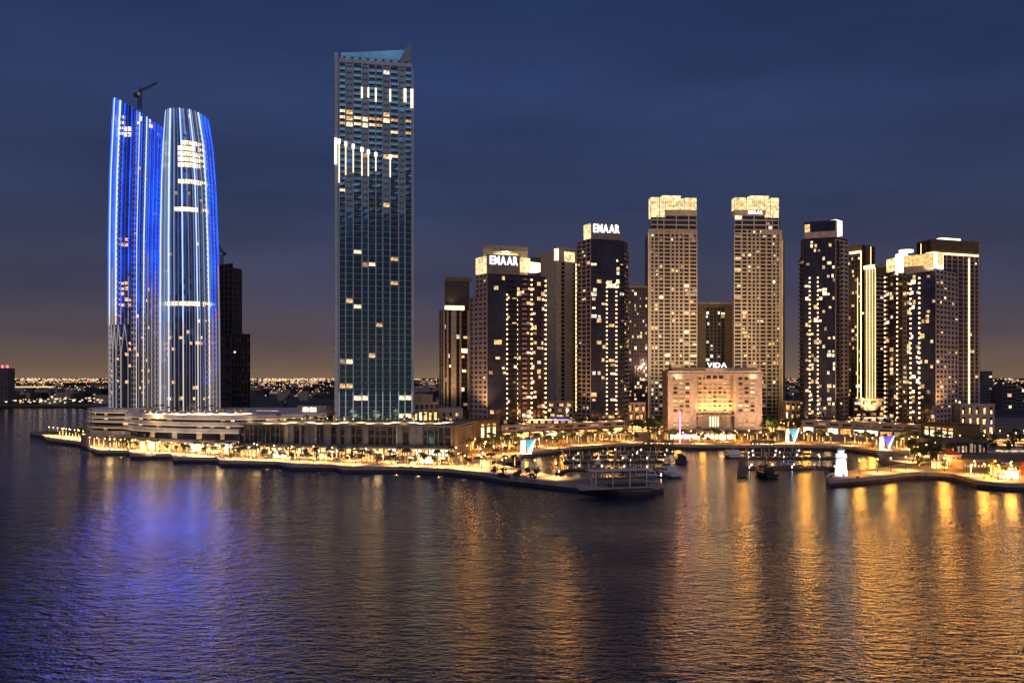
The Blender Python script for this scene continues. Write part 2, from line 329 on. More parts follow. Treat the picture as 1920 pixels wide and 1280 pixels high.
# ---- tall slab tower (centre)
def slab_tower():
    t = thing('slab_tower', 'very tall teal glass slab tower with cream vertical fins standing alone', 'tower')
    a, b = C(636, 438), C(772, 446); L = (b-a).length; fr = frame(a, b); z0 = 15; depth = 24
    ztop = Z(112, 438); k = Vector((-fr[1].y, fr[1].x)); pl = [a, b, C(775, 470), C(629, 460)]
    m = MB(); m.prism(pl, 2.5, ztop, M['dark']); m.build('core', t)
    nf = 60; fh = (ztop-z0)/nf
    xs_px = [636, 648, 662, 678, 690, 704, 717, 731, 747, 759, 772]
    xs = [(q-636)/136*L for q in xs_px]
    lit = {}   # (bay, floor-from-top)
    def fl_of(py): return int((Z(py, 440)-z0)/fh)
    spec = [(0, 212), (1, 212), (0, 222), (1, 222), (2, 222), (3, 222), (4, 225), (5, 225), (0, 232), (1, 232), (2, 232), (3, 234), (4, 235), (5, 235), (6, 208), (6, 218), (7, 222), (9, 222), (7, 241), (9, 243),
            (6, 290), (7, 292), (0, 356), (6, 383), (2, 474), (7, 488), (7, 531), (1, 568), (2, 580), (5, 612), (1, 678), (0, 718), (1, 718), (2, 750), (3, 750), (8, 748), (9, 748), (8, 776), (9, 776), (6, 127), (4, 497)]
    for bq, py in spec: lit[(bq, fl_of(py))] = M['lbright'] if R.random() < .5 else M['lwarm']
    lit[(6, fl_of(127))] = M['lcool']
    cells = [(i, f) for f in range(nf) for i in range(10)]
    cells.sort(key=lambda c: (c not in lit, c[1] > 25)); parts = set(cells[:300]); cache = {}; rest = MB()
    p0, u, n = fr; rz = math.atan2(u.y, u.x)
    dk = (0, 2, 4, 5, 7, 9)   # bays with open loggias showing dark soffits
    slab = MB(); sol = MB()
    for i, f in cells:
        w_ = xs[i+1]-xs[i]-.75; hh = fh-1.0; mat = lit.get((i, f)) or (M['lwarm'] if R.random() < .004 else M['ldim'] if R.random() < .006 else M['glass2'])
        mat = M['panelb'] if (mat is M['glass2'] and f > 34 and i in (1, 3, 6, 8) and R.random() < .93) else mat
        zz = z0+f*fh+.5; pos = p0+u*(xs[i]+.38)+n*.06
        if (i, f) in parts:
            key = (round(w_, 2), mat.name)
            if key not in cache:
                mm = MB(); mm.poly([(0, 0, 0), (w_, .03, 0), (w_, -.03, hh), (0, 0, hh)], mat)
                if mat in (M['lbright'], M['lwarm']):
                    for q in (.33, .66): mm.box(w_*q-.05, -.09, 0, w_*q+.05, -.05, hh, M['metal'])
                    mm.box(0, -.12, hh*.55, w_, -.1, hh*.62, M['metal'])
                cache[key] = mm.mesh('window')
            ob('window', cache[key], t, (pos.x, pos.y, zz), rz)
        else:
            q = lambda s_, d, z: (p0.x+u.x*(xs[i]+.38+s_)+n.x*(.06+d), p0.y+u.y*(xs[i]+.38+s_)+n.y*(.06+d), z)
            r1 = R.uniform(-.03, .04); rest.poly([q(0, 0, zz), q(w_, r1, zz), q(w_, 0, zz+hh), q(0, r1, zz+hh)], mat)
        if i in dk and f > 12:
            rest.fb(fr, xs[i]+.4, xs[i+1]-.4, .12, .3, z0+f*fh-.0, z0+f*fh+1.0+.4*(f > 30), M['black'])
    rest.build('window_grid', t, 'stuff')
    sm = MB(); sm.box(0, -.30, 0, L, 0, .34, M['slabm']); sme = sm.mesh('floor_slab')
    for f in range(nf+1):
        if f < nf: ob('floor_slab', sme, t, (p0.x+n.x*.02, p0.y+n.y*.02, z0+f*fh-.2), rz)
    for i, x in enumerate(xs):
        mm = MB(); mm.fb(fr, x-.30, x+.30, .4, .95, z0-(3 if i else 12), ztop-.5, M['bluefin']); mm.build('fin', t)
    # side sliver and corner column
    m = MB(); m.fb(fr, -2.6, -.6, -10, .2, 4, Z(102, 440), M['bluefin'])
    for f in range(0, nf*1): m.fb(fr, -2.9, -2.61, -9, 0, z0+f*fh, z0+f*fh+1.4, M['black'])
    m.build('side_wall', t)
    m = MB(); m.fb(fr, L+.4, L+1.2, -8, .1, 10, Z(128, 445), M['bluefin'])
    m.build('corner_pier', t)
    # crown screen: sloping glazed parapet with spike
    m = MB(); q = lambda s_, d, z: (p0.x+u.x*s_+n.x*d, p0.y+u.y*s_+n.y*d, z)
    za, zb = Z(92, 438), Z(87, 446)
    m.hexa([q(1, -5, ztop), q(L-1, -5, ztop), q(L-1, -6, ztop), q(1, -6, ztop), q(1, -5, za), q(L-1, -5, zb), q(L-1, -6, zb), q(1, -6, za)], M['glass2'])
    for k_ in range(1, 14): m.fb(fr, k_*L/14-.1, k_*L/14+.1, -4.98, -4.8, ztop, za-1.5, M['bluefin'])
    for k_ in range(1, 3): m.fb(fr, 1, L-1, -4.99, -4.85, ztop+k_*2.2, ztop+k_*2.2+.15, M['bluefin'])
    m.build('crown_screen', t)
    m = MB(); m.hexa([q(L-9, -4, ztop), q(L-.2, -1, ztop), q(L-.2, -9, ztop), q(L-9, -9, ztop), q(L-1.4, -1.4, Z(79, 446)), q(L-.2, -1, Z(78, 446)), q(L-.2, -2, Z(78, 446)), q(L-1.4, -2, Z(79, 446))], M['slabm']); m.build('crown_fin', t)
    m = MB(); m.fb(fr, 0, L, .0, .9, ztop-1.5, ztop+.6, M['bluefin']); m.build('parapet', t)
    for k_ in range(9):
        m = MB(); s_ = 2+k_*4.4; m.fb(fr, s_, s_+1.6, -2.6, -1.4, ztop+.6, ztop+2.6, M['dark']); m.build('roof_unit', t)
    # light strings: on fins
    def strip(i, ya, yb, wd, mat):
        mm = MB(); mm.fb(fr, xs[i]-wd/2, xs[i]+wd/2, .96, 1.2, Z(yb, 440), Z(ya, 440), mat); mm.build('led_strip', t)
    for i, yb in ((3, 185), (4, 183), (5, 190), (7, 188), (9, 187), (10, 197)): strip(i, 164 if i < 9 else 161, yb, 1.0 if i < 9 else 1.6, M['ledpeach'])
    for i, ya, yb in ((0, 266, 345), (1, 270, 330), (2, 274, 325), (3, 279, 330), (4, 283, 330), (5, 287, 320), (7, 290, 330)):
        strip(i, ya, yb, .7, M['ledpeach']); strip(i, ya-2, ya+6, 1.4, M['ledcap'])
    for i in range(0, 11): strip(i, 735, 790, .5, M['ledbw'])
    mm = MB(); mm.fb(fr, -2.6, -1.4, .3, .6, Z(310, 440), Z(262, 440), M['ledcap']); mm.build('led_strip', t)
    return fr
slab_fr = slab_tower()
# ---- curved blue towers
def interp(tab, y):
    for (y0, *a), (y1, *b) in zip(tab, tab[1:]):
        if y <= y1: k = max(0, (y-y0)/(y1-y0)); return [p+(q-p)*k for p, q in zip(a, b)]
    return tab[-1][1:]
def curved(name, label, tab, D, ry, top, seed, major, ladder, litspec, split=None):
    rr = random.Random(seed); t = thing(name, label, 'tower'); NS = 64; z0 = 21.5; fh = 3.35
    zmax = Z(tab[0][0], D); nf = int((zmax-z0)/fh)+1
    def pt(z, th, off=0):
        py = HY-(z-H)*F/D; l, r = interp(tab, py); xl, xr = C(l, D+ry*.5).x+.6, C(r, D+ry*1.0).x-.4; cx, rx = (xl+xr)/2, (xr-xl)/2+off
        c, s = math.cos(th), math.sin(th); e_ = 2/2.5
        return Vector((cx+rx*math.copysign(abs(c)**e_, c), D+ry*.9+(ry+off)*math.copysign(abs(s)**e_, s)))
    def V3(z, th, off=0):
        p = pt(z, th, off); return (p.x, p.y, min(z, top(p.x)))
    TH = [PI+PI*2*i/NS for i in range(NS)]   # i=0 left edge, 16 front, 32 right edge
    win = MB(); lad = MB(); core = MB()
    for f in range(nf):
        za, zb = z0+f*fh, z0+(f+1)*fh; py = HY-(za-H)*F/D
        for i in range(NS):
            a, b = TH[i], TH[(i+1) % NS]; c1, c2 = V3(za, a, -.3), V3(za, b, -.3); d1, d2 = V3(zb, a, -.3), V3(zb, b, -.3)
            if d1[2]-c1[2] < .05 and d2[2]-c2[2] < .05: continue
            mat = M['glassb'] if py < 500+rr.random()*160 else M['glass']  # upper floors: blue light wash put into the glass colour
            for (ya, yb, i0, i1, pr, mt) in litspec:
                if ya <= py <= yb and i0 <= i < i1 and rr.random() < pr: mat = mt
            if mat in (M['glassb'], M['glass']) and rr.random() < (.012 if py < 560 else .035): mat = M['lwarm'] if rr.random() < .6 else M['ldim']
            o1 = rr.uniform(-.04, .04)
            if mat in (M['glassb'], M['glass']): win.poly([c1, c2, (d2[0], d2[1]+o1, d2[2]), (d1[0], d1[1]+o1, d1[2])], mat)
            else:
                C1, C2, D1, D2 = map(Vector, (c1, c2, d1, d2)); k1, k2 = rr.uniform(.06, .12), (.88 if mat is LB else rr.uniform(.55, .75))
                q0, q1, q2, q3 = C1.lerp(D1, k1), C2.lerp(D2, k1), C2.lerp(D2, k2), C1.lerp(D1, k2)
                win.poly([q0, q1, q2, q3], mat); win.poly([C1, C2, q1, q0], M['glass']); win.poly([q3, q2, D2, D1], M['glass'])
            if i in ladder and zb < top(c1[0])-6:
                e1, e2 = V3(za+.1, a, .45), V3(za+.1, b, .45); e3, e4 = V3(za+1.2, b, .45), V3(za+1.2, a, .45)
                q1, q2 = V3(za+.1, a, -.2), V3(za+.1, b, -.2); q3, q4 = V3(za+1.2, b, -.2), V3(za+1.2, a, -.2)
                lad.poly([e1, e2, e3, e4], M['finstone']); lad.poly([q1, q2, e2, e1], M['finstone']); lad.poly([e4, e3, q3, q4], M['finstone'])
    win.build('window_grid', t, 'stuff'); lad.build('balcony_rail', t, 'stuff')
    # roof inside the crown
    zr = min(top(pt(zmax-10, th).x) for th in TH)-8
    m = MB(); m.poly([(*pt(zr, th, -.6), zr) for th in TH], M['dark']); m.build('roof', t)
    # fins
    def ribbon(name, pts, wd, dp, matf, par=t):
        mb = MB()
        for (za, ta, zb, tb) in pts:
            A = Vector(V3(za, ta)); B = Vector(V3(zb, tb))
            if (B-A).length < .05: continue
            A2 = Vector(V3(za, ta, dp)); B2 = Vector(V3(zb, tb, dp)); k = .5*wd
            na = (A2-A); na.z = 0; na.normalize(); sd_ = Vector((-na.y, na.x, 0))*k
            mb.hexa([A2-sd_, A2+sd_, A+sd_, A-sd_, B2-sd_, B2+sd_, B+sd_, B-sd_], matf((za+zb)/2))
        return mb.build(name, par)
    for i in range(0, 34):
        th = TH[i]; maj = i in major; n_ = 40; t1 = rr.uniform(470, 600); t2 = t1+rr.uniform(40, 90)
        zs = [z0-1+(zmax-z0+1)*k/n_ for k in range(n_+1)]
        zt = top(pt(zmax-5, th).x)
        def mf(z, maj=maj, i=i, t1=t1, t2=t2):
            py = HY-(z-H)*F/D
            if maj: return M['ledw'] if py < 600 else M['ledwarm']
            if 'level' in label and 8 < i < 26: return (M['ledthin'] if py < 640 else M['ledbw']) if i % 2 else M['bluefin']
            return (M['ledb'] if i % 2 else M['bluefin']) if py < t1 else M['ledv'] if py < t2 and i % 2 else M['ledbw'] if i % 2 else M['finstone']
        wd = .38 if maj else .22
        if split and split[0] <= i <= split[1]:
            zs_ = Z(split[2], D); hi = [z for z in zs if z > zs_+10]; st = TH[1]-TH[0]
            ribbon('fin', [(z, th, z2, th) for z, z2 in zip(hi, hi[1:]) if z < zt], wd, .9, mf)
            if i % 2 == 0:
                ribbon('fin', [(zs_-6, th-st*.9, hi[0], th), (z0-1, th-st*.9, zs_-6, th-st*.9)], .26, .5, lambda z: M['ledbw'])
                ribbon('fin', [(zs_-6, th+st*.9, hi[0], th), (z0-1, th+st*.9, zs_-6, th+st*.9)], .26, .5, lambda z: M['ledbw'])
            continue
        ribbon('fin', [(z, th, z2, th) for z, z2 in zip(zs, zs[1:]) if z < zt], wd, .9, mf)
    return t
DL = 470
def topW(x):
    px = CX+x*F/(DL+10); k = min(1, max(0, (px-216)/(306-216))); return Z(175+55*k**1.15, DL)
def topE(x):
    px = CX+x*F/(DL+10); k = min(1, max(0, (px-312)/80)); return Z(207, DL)-max(0, (px-385)/20)*5
LB, LW = M['lbright'], M['lwarm']
lsW = [(225, 240, 2, 26, .55, LB), (247, 262, 2, 6, .8, LB), (247, 262, 12, 17, .8, LB), (440, 475, 8, 10, .5, LW), (445, 470, 14, 17, .5, LW), (515, 560, 14, 17, .6, LW), (515, 535, 10, 13, .6, LB), (560, 580, 10, 20, .4, LW), (610, 690, 3, 22, .10, LW), (690, 760, 2, 26, .09, LW)]
lsE = [(266, 316, 5, 12, .8, LB), (266, 322, 16, 28, .92, LB), (336, 347, 16, 28, .95, LB), (390, 400, 15, 28, .85, LB), (460, 470, 20, 24, .7, M['lcool']), (512, 520, 3, 15, .5, M['ldim']),
       (571, 583, 2, 30, .95, LB), (632, 640, 4, 24, .45, LW), (640, 675, 4, 12, .5, LW), (640, 650, 16, 24, .5, LW), (690, 760, 2, 30, .12, LW)]
curved('curved_tower', 'blue lit curved glass tower with sloping pointed crown and a crane on top',
       [(172, 213, 308), (240, 209, 308), (330, 204.5, 306), (450, 202.5, 303), (600, 202.5, 302), (780, 203, 302)], DL+4, 15, topW, 3, (5, 9, 13, 20, 23),
       (0, 1, 4, 5, 8, 9, 13, 14, 18, 19, 22, 23, 27, 28, 30, 31), lsW, (3, 17, 640))
curved('curved_tower', 'blue lit curved glass tower with level open crown and long white vertical lines',
       [(204, 312, 388), (260, 306, 397), (340, 301, 403), (450, 298, 407), (600, 297, 410), (780, 297, 411)], DL-2, 17, topE, 5, (8, 13, 17, 22, 27),
       (0, 1, 2, 25, 26, 28, 29, 30, 31), lsE)
for (px_, tz, pw_, nm) in ((235, 170, 26000, 'on the podium before the pointed curved tower'), (285, 130, 16000, 'on the podium near the seam of the curved towers'), (420, 150, 30000, 'on the podium east of the level curved tower'), (190, 130, 26000, 'on the podium west of the pointed curved tower')):
    p = C(px_, DL-28 if 200 < px_ < 400 else DL-6); floodlight('blue floodlight '+nm, (p.x, p.y, 22), (C(300, DL).x, DL+5, tz), pw_*1.5, (.03, .14, 1), 1.3)
for k_ in range(14):  # added spots, aimed down at the water to turn its reflection blue
    west_ = k_ % 2; zz = 62+(k_//2)*21; p = C(240 if west_ else 345, DL-5.2)
    t = thing('added_water_spot', 'added blue spot for the water on the %s curved tower face, %d of seven counted upward' % ('pointed' if west_ else 'level', k_//2+1), 'added lamp', 'added blue water lamps', (p.x, p.y, zz))
    m = MB(); m.box(-.3, .0, -.3, .3, 1.6, .3, M['metal']); m.build('housing', t)
    spot('beam', t, (0, -.5, 0), (-p.x*.35, -p.y*.75, -zz), 60000 if zz > 100 else 6000, (.002, .085, 1) if zz > 100 else (.05, .12, 1), 1.7, .6, 2.5)
# crane on pointed tower
def crane(label, px, D, zb, zt, jpx, jpy, cpx, cpy, col):
    t = thing('tower_crane', label, 'crane'); p = C(px, D); m = MB()
    for dx in (-.8, .8):
        for dy in (-.8, .8): m.tube((p.x+dx, p.y+dy, zb), (p.x+dx, p.y+dy, zt), .22, .22, col, 4)
    z = zb; k = 0
    while z < zt-2:
        s = 1 if k % 2 else -1; m.tube((p.x-.8*s, p.y-.8, z), (p.x+.8*s, p.y-.8, z+2.2), .14, .14, col, 3); z += 2.2; k += 1
    m.build('mast', t); j = C(jpx, D); m = MB(); A = Vector((p.x, p.y, zt-1)); B = Vector((j.x, j.y-2, Z(jpy, D)))
    for off in ((0, 0, 1.4), (0, .9, 0), (0, -.9, 0)): m.tube(A+Vector(off), B+Vector(off)*.4, .22, .16, col, 4)
    for q in range(9): a = A.lerp(B, q/9); b = A.lerp(B, (q+.5)/9); m.tube(a+Vector((0, .9, 0)), b+Vector((0, 0, 1.2)), .12, .12, col, 3); m.tube(b+Vector((0, 0, 1.2)), A.lerp(B, (q+1)/9)+Vector((0, -.8, 0)), .12, .12, col, 3)
    m.build('jib', t); c = C(cpx, D); m = MB(); Cc = Vector((c.x, c.y, Z(cpy, D))); m.tube(A, Cc, .3, .3, col, 4); m.box(Cc.x-1, Cc.y-1, Cc.z-2, Cc.x+1, Cc.y+1, Cc.z+.4, col); m.build('counter_jib', t)
    m = MB(); m.tube(A, A+Vector((0, 0, 4)), .3, .15, col, 4); m.box(A.x-.9, A.y-1.4, A.z-2.5, A.x+.9, A.y+.2, A.z-.5, M['white']); m.build('cab', t)
crane('dark luffing crane perched on the pointed curved tower', 262, 486, Z(205, 486), Z(170, 486), 298, 158, 255, 176, M['metal'])
crane('small crane on the unfinished dark tower behind the curved towers', 416, 640, Z(500, 640), Z(470, 640), 410, 456, 421, 474, M['metal'])
crane('thin tower crane on the pale flats behind the podium', 535, 700, 2.5, Z(748, 700), 545, 741, 531, 751, M['metal'])
# ---- unfinished tower behind
T = Tower('unfinished_tower', 'dark unfinished tower with bare concrete floors behind the blue curved towers')
a, b, c = C(405, 600), C(437, 590), C(453, 600)
T.core([a, b, c, C(453, 640), C(410, 640)], 2.5, Z(505, 600), M['dark'])
T.face(a, b, 20, Z(497, 600), 4, 4.2, wall=M['conc'], glass=M['black'], pw=1.2, sh=.9, lit=.0)
T.face(b, c, 20, Z(508, 600), 2, 4.2, wall=M['conc'], glass=M['glass'], pw=.8, sh=.7, lit=.0)
a, b, c = C(409, 565), C(434, 552), C(469, 560)
T.core([a, b, c, C(469, 596), C(412, 596)], 2.5, Z(628, 560), M['dark'])
T.face(a, b, 18, Z(627, 560), 1, 4.6, wall=M['grey'], glass=M['conc'], pw=.4, sh=.35, lit=0)
T.face(b, c, 18, Z(626, 560), 6, 11, wall=M['conc'], glass=M['black'], pw=.35, sh=.5, lit=.0)
fr = frame(b, c)
for i in range(12):
    for j in range(6):
        if R.random() < .3: T.wall.fb(fr, 1+j*2.1, 2.4+j*2.1, .05, .2, 20+i*4.4, 22+i*4.4, M['conc'])
T.dots.fb(fr, 1.6, 2.8, .3, .6, Z(662, 560), Z(660, 560)+.5, M['lbright'])
T.done()
# ---- tower group between centre and right
# a: far left tower of the group
T = Tower('ribbed_tower', 'brown ribbed tower with dark cap and golden band beside the sign topped tower')
a, b, c = C(824, 600), C(832, 590), C(884, 600)
T.core([a, b, c, C(884, 640), C(826, 640)], 2.5, Z(580, 590), M['brown'])
T.face(b, c, Z(770, 590), Z(580, 590), 6, 3.6, wall=M['cream'], glass=M['glassp'], pw=1.3, pd=.8, sh=.3, lit=.04, widths=[1, 1.2, 1, 1.4, 2.2, 1], solid=(2,), slabs=False, litcols=(4,), litcol_p=.3)
T.face(a, b, Z(770, 590), Z(580, 590), 2, 3.6, wall=M['cream'], glass=M['glassp'], lit=.02)
cc = [C(834, 596), C(880, 600), C(880, 630), C(834, 630)]
T.core(cc, Z(580, 596), Z(524, 596), M['dark']); fr2 = frame(cc[0], cc[1])
T.wall.fb(fr2, 0, 21, .02, .4, Z(524, 596)-1, Z(519, 596), M['brown'])
T.led.fb(fr2, 0, 15, .1, .8, Z(581, 596), Z(573, 596), M['gold'])
T.done()
floodlight('gold uplight on the cap of the brown ribbed tower', (C(846, 592).x, 592.5, Z(572, 590)), (C(850, 596).x, 597, Z(540, 590)), 3000, (1, .6, .25), 2.0)
# b: sign topped tower 1
Z0 = 11.3
T = Tower('sign_topped_tower', 'tower with cream frame crown and largest white rooftop lettering above plum glass')
a0, a, b, c, d = C(881, 528), C(892, 524), C(914, 512), C(978, 520), C(1022, 530)
T.core([C(882, 526), b, c, d, C(1022, 560), C(884, 560)], 2.5, Z(556, 520), M['dark'])
T.core([a, b, c, C(1019, 530), C(1019, 556), C(896, 556)], Z(556, 520), Z(513, 515), M['dark'])
T.face(C(881, 527), b, Z0, Z(556, 515), 4, 3.3, wall=M['stone2'], pw=1.6, sh=1.8, glass=M['black'], lit=.03)
T.face(a, b, Z(556, 515), Z(513, 515), 3, 3.3, wall=M['stone2'], pw=1.6, sh=1.7, glass=M['black'], lit=.02)
T.face(b, c, Z0, Z(516, 515), 6, 3.3, wall=M['dark'], glass=M['glass'], pw=.25, pd=.2, sh=.3, sdp=.12, lit=.11, widths=[1.3, 1.6, 1.1, 1, 1, 1], balc=(3, 4), rail=M['dark'],
       dots=((3, Z0, Z(545, 515)), (5, Z0, Z(545, 515))), litcols=(4,), litcol_p=.16)
T.face(c, d, Z0, Z(516, 522), 5, 3.3, wall=M['dark'], glass=M['glassp'], pw=.35, sh=.4, lit=.22, dots=((2, Z0, Z(520, 525)), (5, Z0, Z(520, 525))), widths=[1, 1.2, 1.3, 1, 1], balc=(0,), rail=M['stone2'])
T.done(); tt = T.t
fL, fC, fR_ = frame(C(893, 523), C(914, 511)), frame(C(914, 511), C(978, 519)), frame(C(978, 519), C(1016, 529))
part_box(tt, 'crown_panel', fL, 0, 12, -6, .5, Z(512, 515), Z(481, 515), M['crown'])
part_box(tt, 'sign_wall', fC, 0, 22.6, -2, .5, Z(514, 515), Z(478, 515), M['grey'])
part_box(tt, 'crown_panel', fR_, .3, 7, -6, .2, Z(509, 522), Z(484, 522), M['crown']); part_box(tt, 'crown_panel', fR_, 7.2, 15.5, -6, .5, Z(509, 525), Z(492, 525), M['crownw'])
q = [C(906, 522), C(925, 516), C(990, 526), C(990, 545), C(906, 545)]
m = MB(); m.prism(q, Z(470, 520), Z(461, 520), M['cream']); m.build('crown_canopy', tt)
m = MB(); m.prism([C(906, 523), C(924, 517.5), C(924, 528), C(906, 534)], Z(512, 520), Z(470, 520), M['cream']); m.build('crown_frame', tt)
m = MB(); m.prism([C(972, 527), C(989, 529), C(989, 540), C(972, 540)], Z(512, 520), Z(470, 520), M['cream']); m.build('crown_frame', tt)
m = MB(); m.prism([C(926, 530), C(972, 534), C(972, 540), C(926, 538)], Z(512, 520), Z(470, 520), M['crown']); m.build('crown_panel', tt)
m = MB(); m.prism([C(992, 534), C(1014, 537), C(1014, 550), C(992, 550)], Z(512, 520), Z(480, 530), M['dark']); m.build('plant_room', tt)
letters('EMAAR', fC, 1.5, Z(496, 513), 5.6, 19.5, 'large glowing white letters on the cream framed tower crown', d=.9)
floodlight('warm uplight below the cream crown canopy', (C(950, 516).x, 522.5, Z(478, 520)), (C(940, 520).x, 531, Z(462, 520)), 9000, (1, .8, .5), 2.4)
# c: slim pieces behind
T = Tower('background_tower', 'slim beige and dark tower between the two sign topped towers')
a, b = C(1018, 720), C(1046, 720); T.core(rect(a, b, 22), 2.5, Z(556, 720), M['stone'])
T.face(a, b, 12, Z(558, 720), 5, 3.4, wall=M['stone'], glass=M['black'], pw=1.1, sh=.6, lit=.12, widths=[1.6, 1, 1.4, 1, .7], solid=(2,)); T.done()
# d beige tower
T = Tower('pale_stone_tower', 'pale beige tower with cream lit top behind the dark glass tower')
a, b = C(1043, 640), C(1090, 655); T.core(rect(a, b, 26), 2.5, Z(468, 640), M['cream'])
T.face(a, b, 12, Z(490, 640), 5, 3.4, wall=M['cream'], glass=M['black'], pw=1.2, sh=.8, lit=.03, widths=[.9, 1, 1.6, .8, 1.3], solid=(0, 2), litcols=(4,), litcol_p=.6, strips=((4, 14, Z(490, 640), .5),))
T.done(); f_ = frame(a, b)
part_box(T.t, 'crown_panel', f_, 0, 1.8, -3, .7, Z(488, 640), Z(466, 640), M['crownw']); part_box(T.t, 'crown_panel', f_, 2.2, 8, -3, .5, Z(488, 640), Z(466, 640), M['cream'])
part_box(T.t, 'crown_panel', f_, 8.3, 19, -3, .7, Z(488, 640), Z(470, 640), M['crown']); part_box(T.t, 'cornice', f_, -.3, 20, -4, 1.2, Z(466, 640), Z(463, 640), M['cream'])
# e: sign topped tower 2
T = Tower('sign_topped_tower', 'narrow dark glass tower with white lettering box on top and dotted lights')
a, b, c, d = C(1083, 596), C(1108, 580), C(1170, 586), C(1177, 596)
T.core([a, b, c, d, C(1177, 620), C(1085, 620)], 2.5, Z(450, 582), M['dark'])
T.face(a, b, Z0, Z(449, 585), 3, 3.3, wall=M['stone2'], glass=M['black'], pw=1.2, sh=1.2, lit=.06, balc=(0,), rail=M['stone2'])
T.face(b, c, Z0, Z(482, 582), 6, 3.3, wall=M['dark'], glass=M['glass'], pw=.25, pd=.2, sh=.3, sdp=.12, lit=.18, widths=[1.3, 1.1, 1.2, 2.2, .8, 1], dots=((3, Z0, Z(528, 582)), (4, Z0, Z(528, 582))), balc=(5,), rail=M['dark'])
T.face(b, c, Z(482, 582), Z(451, 582), 3, 9, wall=M['dark'], glass=M['glass'], pw=.5, sh=.8, lit=0)
T.face(c, d, Z0, Z(470, 585), 2, 3.3, wall=M['dark'], glass=M['black'], balc=(0, 1), rail=M['grey'], lit=.1); T.done()
f1, f2 = frame(C(1095, 590), C(1109, 580)), frame(C(1109, 580), C(1166, 585))
part_box(T.t, 'crown_panel', f1, 0, 9.6, -6, .3, Z(447, 582), Z(419, 582), M['crown']); part_box(T.t, 'sign_wall', f2, 0, 22.6, -8, .3, Z(449, 582), Z(418, 582), M['grey'])
letters('EMAAR', f2, 1.4, Z(436, 581), 6.2, 20.4, 'bright white letters filling the roof box of the narrow dark tower', d=.7)
# f: dark tower
T = Tower('background_tower', 'dark brown tower with scattered lit windows beside the left twin stone tower'.replace('left', 'nearer'))
a, b = C(1174, 680), C(1214, 680); T.core(rect(a, b, 26), 2.5, Z(536, 680), M['brown'])
T.face(a, b, 12, Z(540, 680), 8, 3.4, wall=M['dark'], glass=M['glassp'], pw=.5, sh=.7, lit=.22); T.done()
# twins
def twin(label, xs, flip, lab2):
    D = 680; T = Tower('stone_grid_tower', label)
    x0, x1 = xs; zt = Z(437, D); zc = Z(403, D)
    a, b = C(x0, D), C(x1, D+4)
    pw_ = 1.15
    if not flip: wid = [.55, .8, .9, 1.2, 1.5, .9, .9, 1, 1.3, 1.7]
    else: wid = [1.7, 1.3, 1, .9, .9, 1.5, 1.3, .9, .8, .55]
    T.core([a, b, C(x1-2, D+40), C(x0-6, D+34)] if not flip else [a, b, C(x1+6, D+30), C(x0+2, D+44)], 2.5, zt, M['cream'])
    i1 = 1308-x0 if not flip else 0
    T.face(a, b, 6, Z(430, D), 10, 3.38, wall=M['cream'], glass=M['black'], pw=pw_, pd=.7, sh=1.15, sdp=.5, lit=.17, widths=wid, solid=(0,) if not flip else (9,))
    if not flip: ua, ub = C(x0+5, D), C(x1-1, D+3)
    else: ua, ub = C(x0+1, D+1), C(x1-6, D+3)
    T.core([ua, ub, C(x1-3, D+36), C(x0+3, D+36)], zt, zc, M['stone'])
    T.face(ua, ub, Z(430, D), zc, 5, 4.2, wall=M['cream'], glass=M['glass'], pw=.7, sh=1.0, lit=.25, widths=[1, 1, 1.9, 1.9, 1.2] if not flip else [1.2, 1.9, 1.9, 1, 1])
    T.done(); fr = frame(ua, ub); L = (ub-ua).length; t = T.t
    z1 = Z(370, D)
    spl = [0, .19, .32, .5, .74, 1] if not flip else [0, .26, .5, .68, .81, 1]
    for k in range(5):
        low = (k < 2) if not flip else (k > 2)
        gold = k in ((2, 4) if not flip else (0,))
        part_box(t, 'crown_panel', fr, spl[k]*L+.2, spl[k+1]*L-.2, -8+k*.01, .4, Z(407 if low else 392, D)-.0, z1-(k % 2)*.8, M['crown'])
        if gold: part_box(t, 'crown_screen', fr, spl[k]*L+2, spl[k+1]*L-2, .5, .9, Z(388, D), z1-3, M['crowng'])
    part_box(t, 'cornice', fr, (.3 if not flip else 0)*L, (1 if not flip else .7)*L, -6, .9, Z(403, D), Z(393, D), M['cream'])
    part_box(t, 'roof_beam', fr, (.25 if not flip else .35)*L, (.66 if not flip else .78)*L, -7, .2, z1+.4, z1+1.8, M['crown'])
    m = MB()
    for k in range(6): m.fb(fr, spl[k]*L-.18, spl[k]*L+.18, .3, .8, Z(403, D), z1+.3, M['cream'])
    for k in range(1, 22): m.fb(fr, k*L/22-.07, k*L/22+.07, .41, .62, Z(392, D), z1-.3, M['brown'])
    for zz in (Z(386, D), Z(379, D)): m.fb(fr, .3, L-.3, .41, .6, zz, zz+.16, M['brown'])
    m.build('crown_mullion', t, 'stuff')
    # outer edge: golden light put in as a glowing strip
    m = MB()
    m.fb(frame(a, b), -.1, .6, .71, .95, 6, zt, M['golddim']) if not flip else m.fb(frame(a, b), (b-a).length-.4, (b-a).length+.5, .71, .95, 6, zt-6, M['golddim'])
    m.build('edge_glow', t)
    return fr
twin('stone grid tower with cream lit crown nearest the narrow dark lettered tower', (1215, 1307), False, '')
frB = twin('stone grid tower whose lit cream crown carries small white lettering', (1376, 1466), True, '')
letters('EMAAR', frB, 12.2, Z(400, 678), 2.8, 12.5, 'small white letters under the lit crown of the stone grid tower', d=1.1)
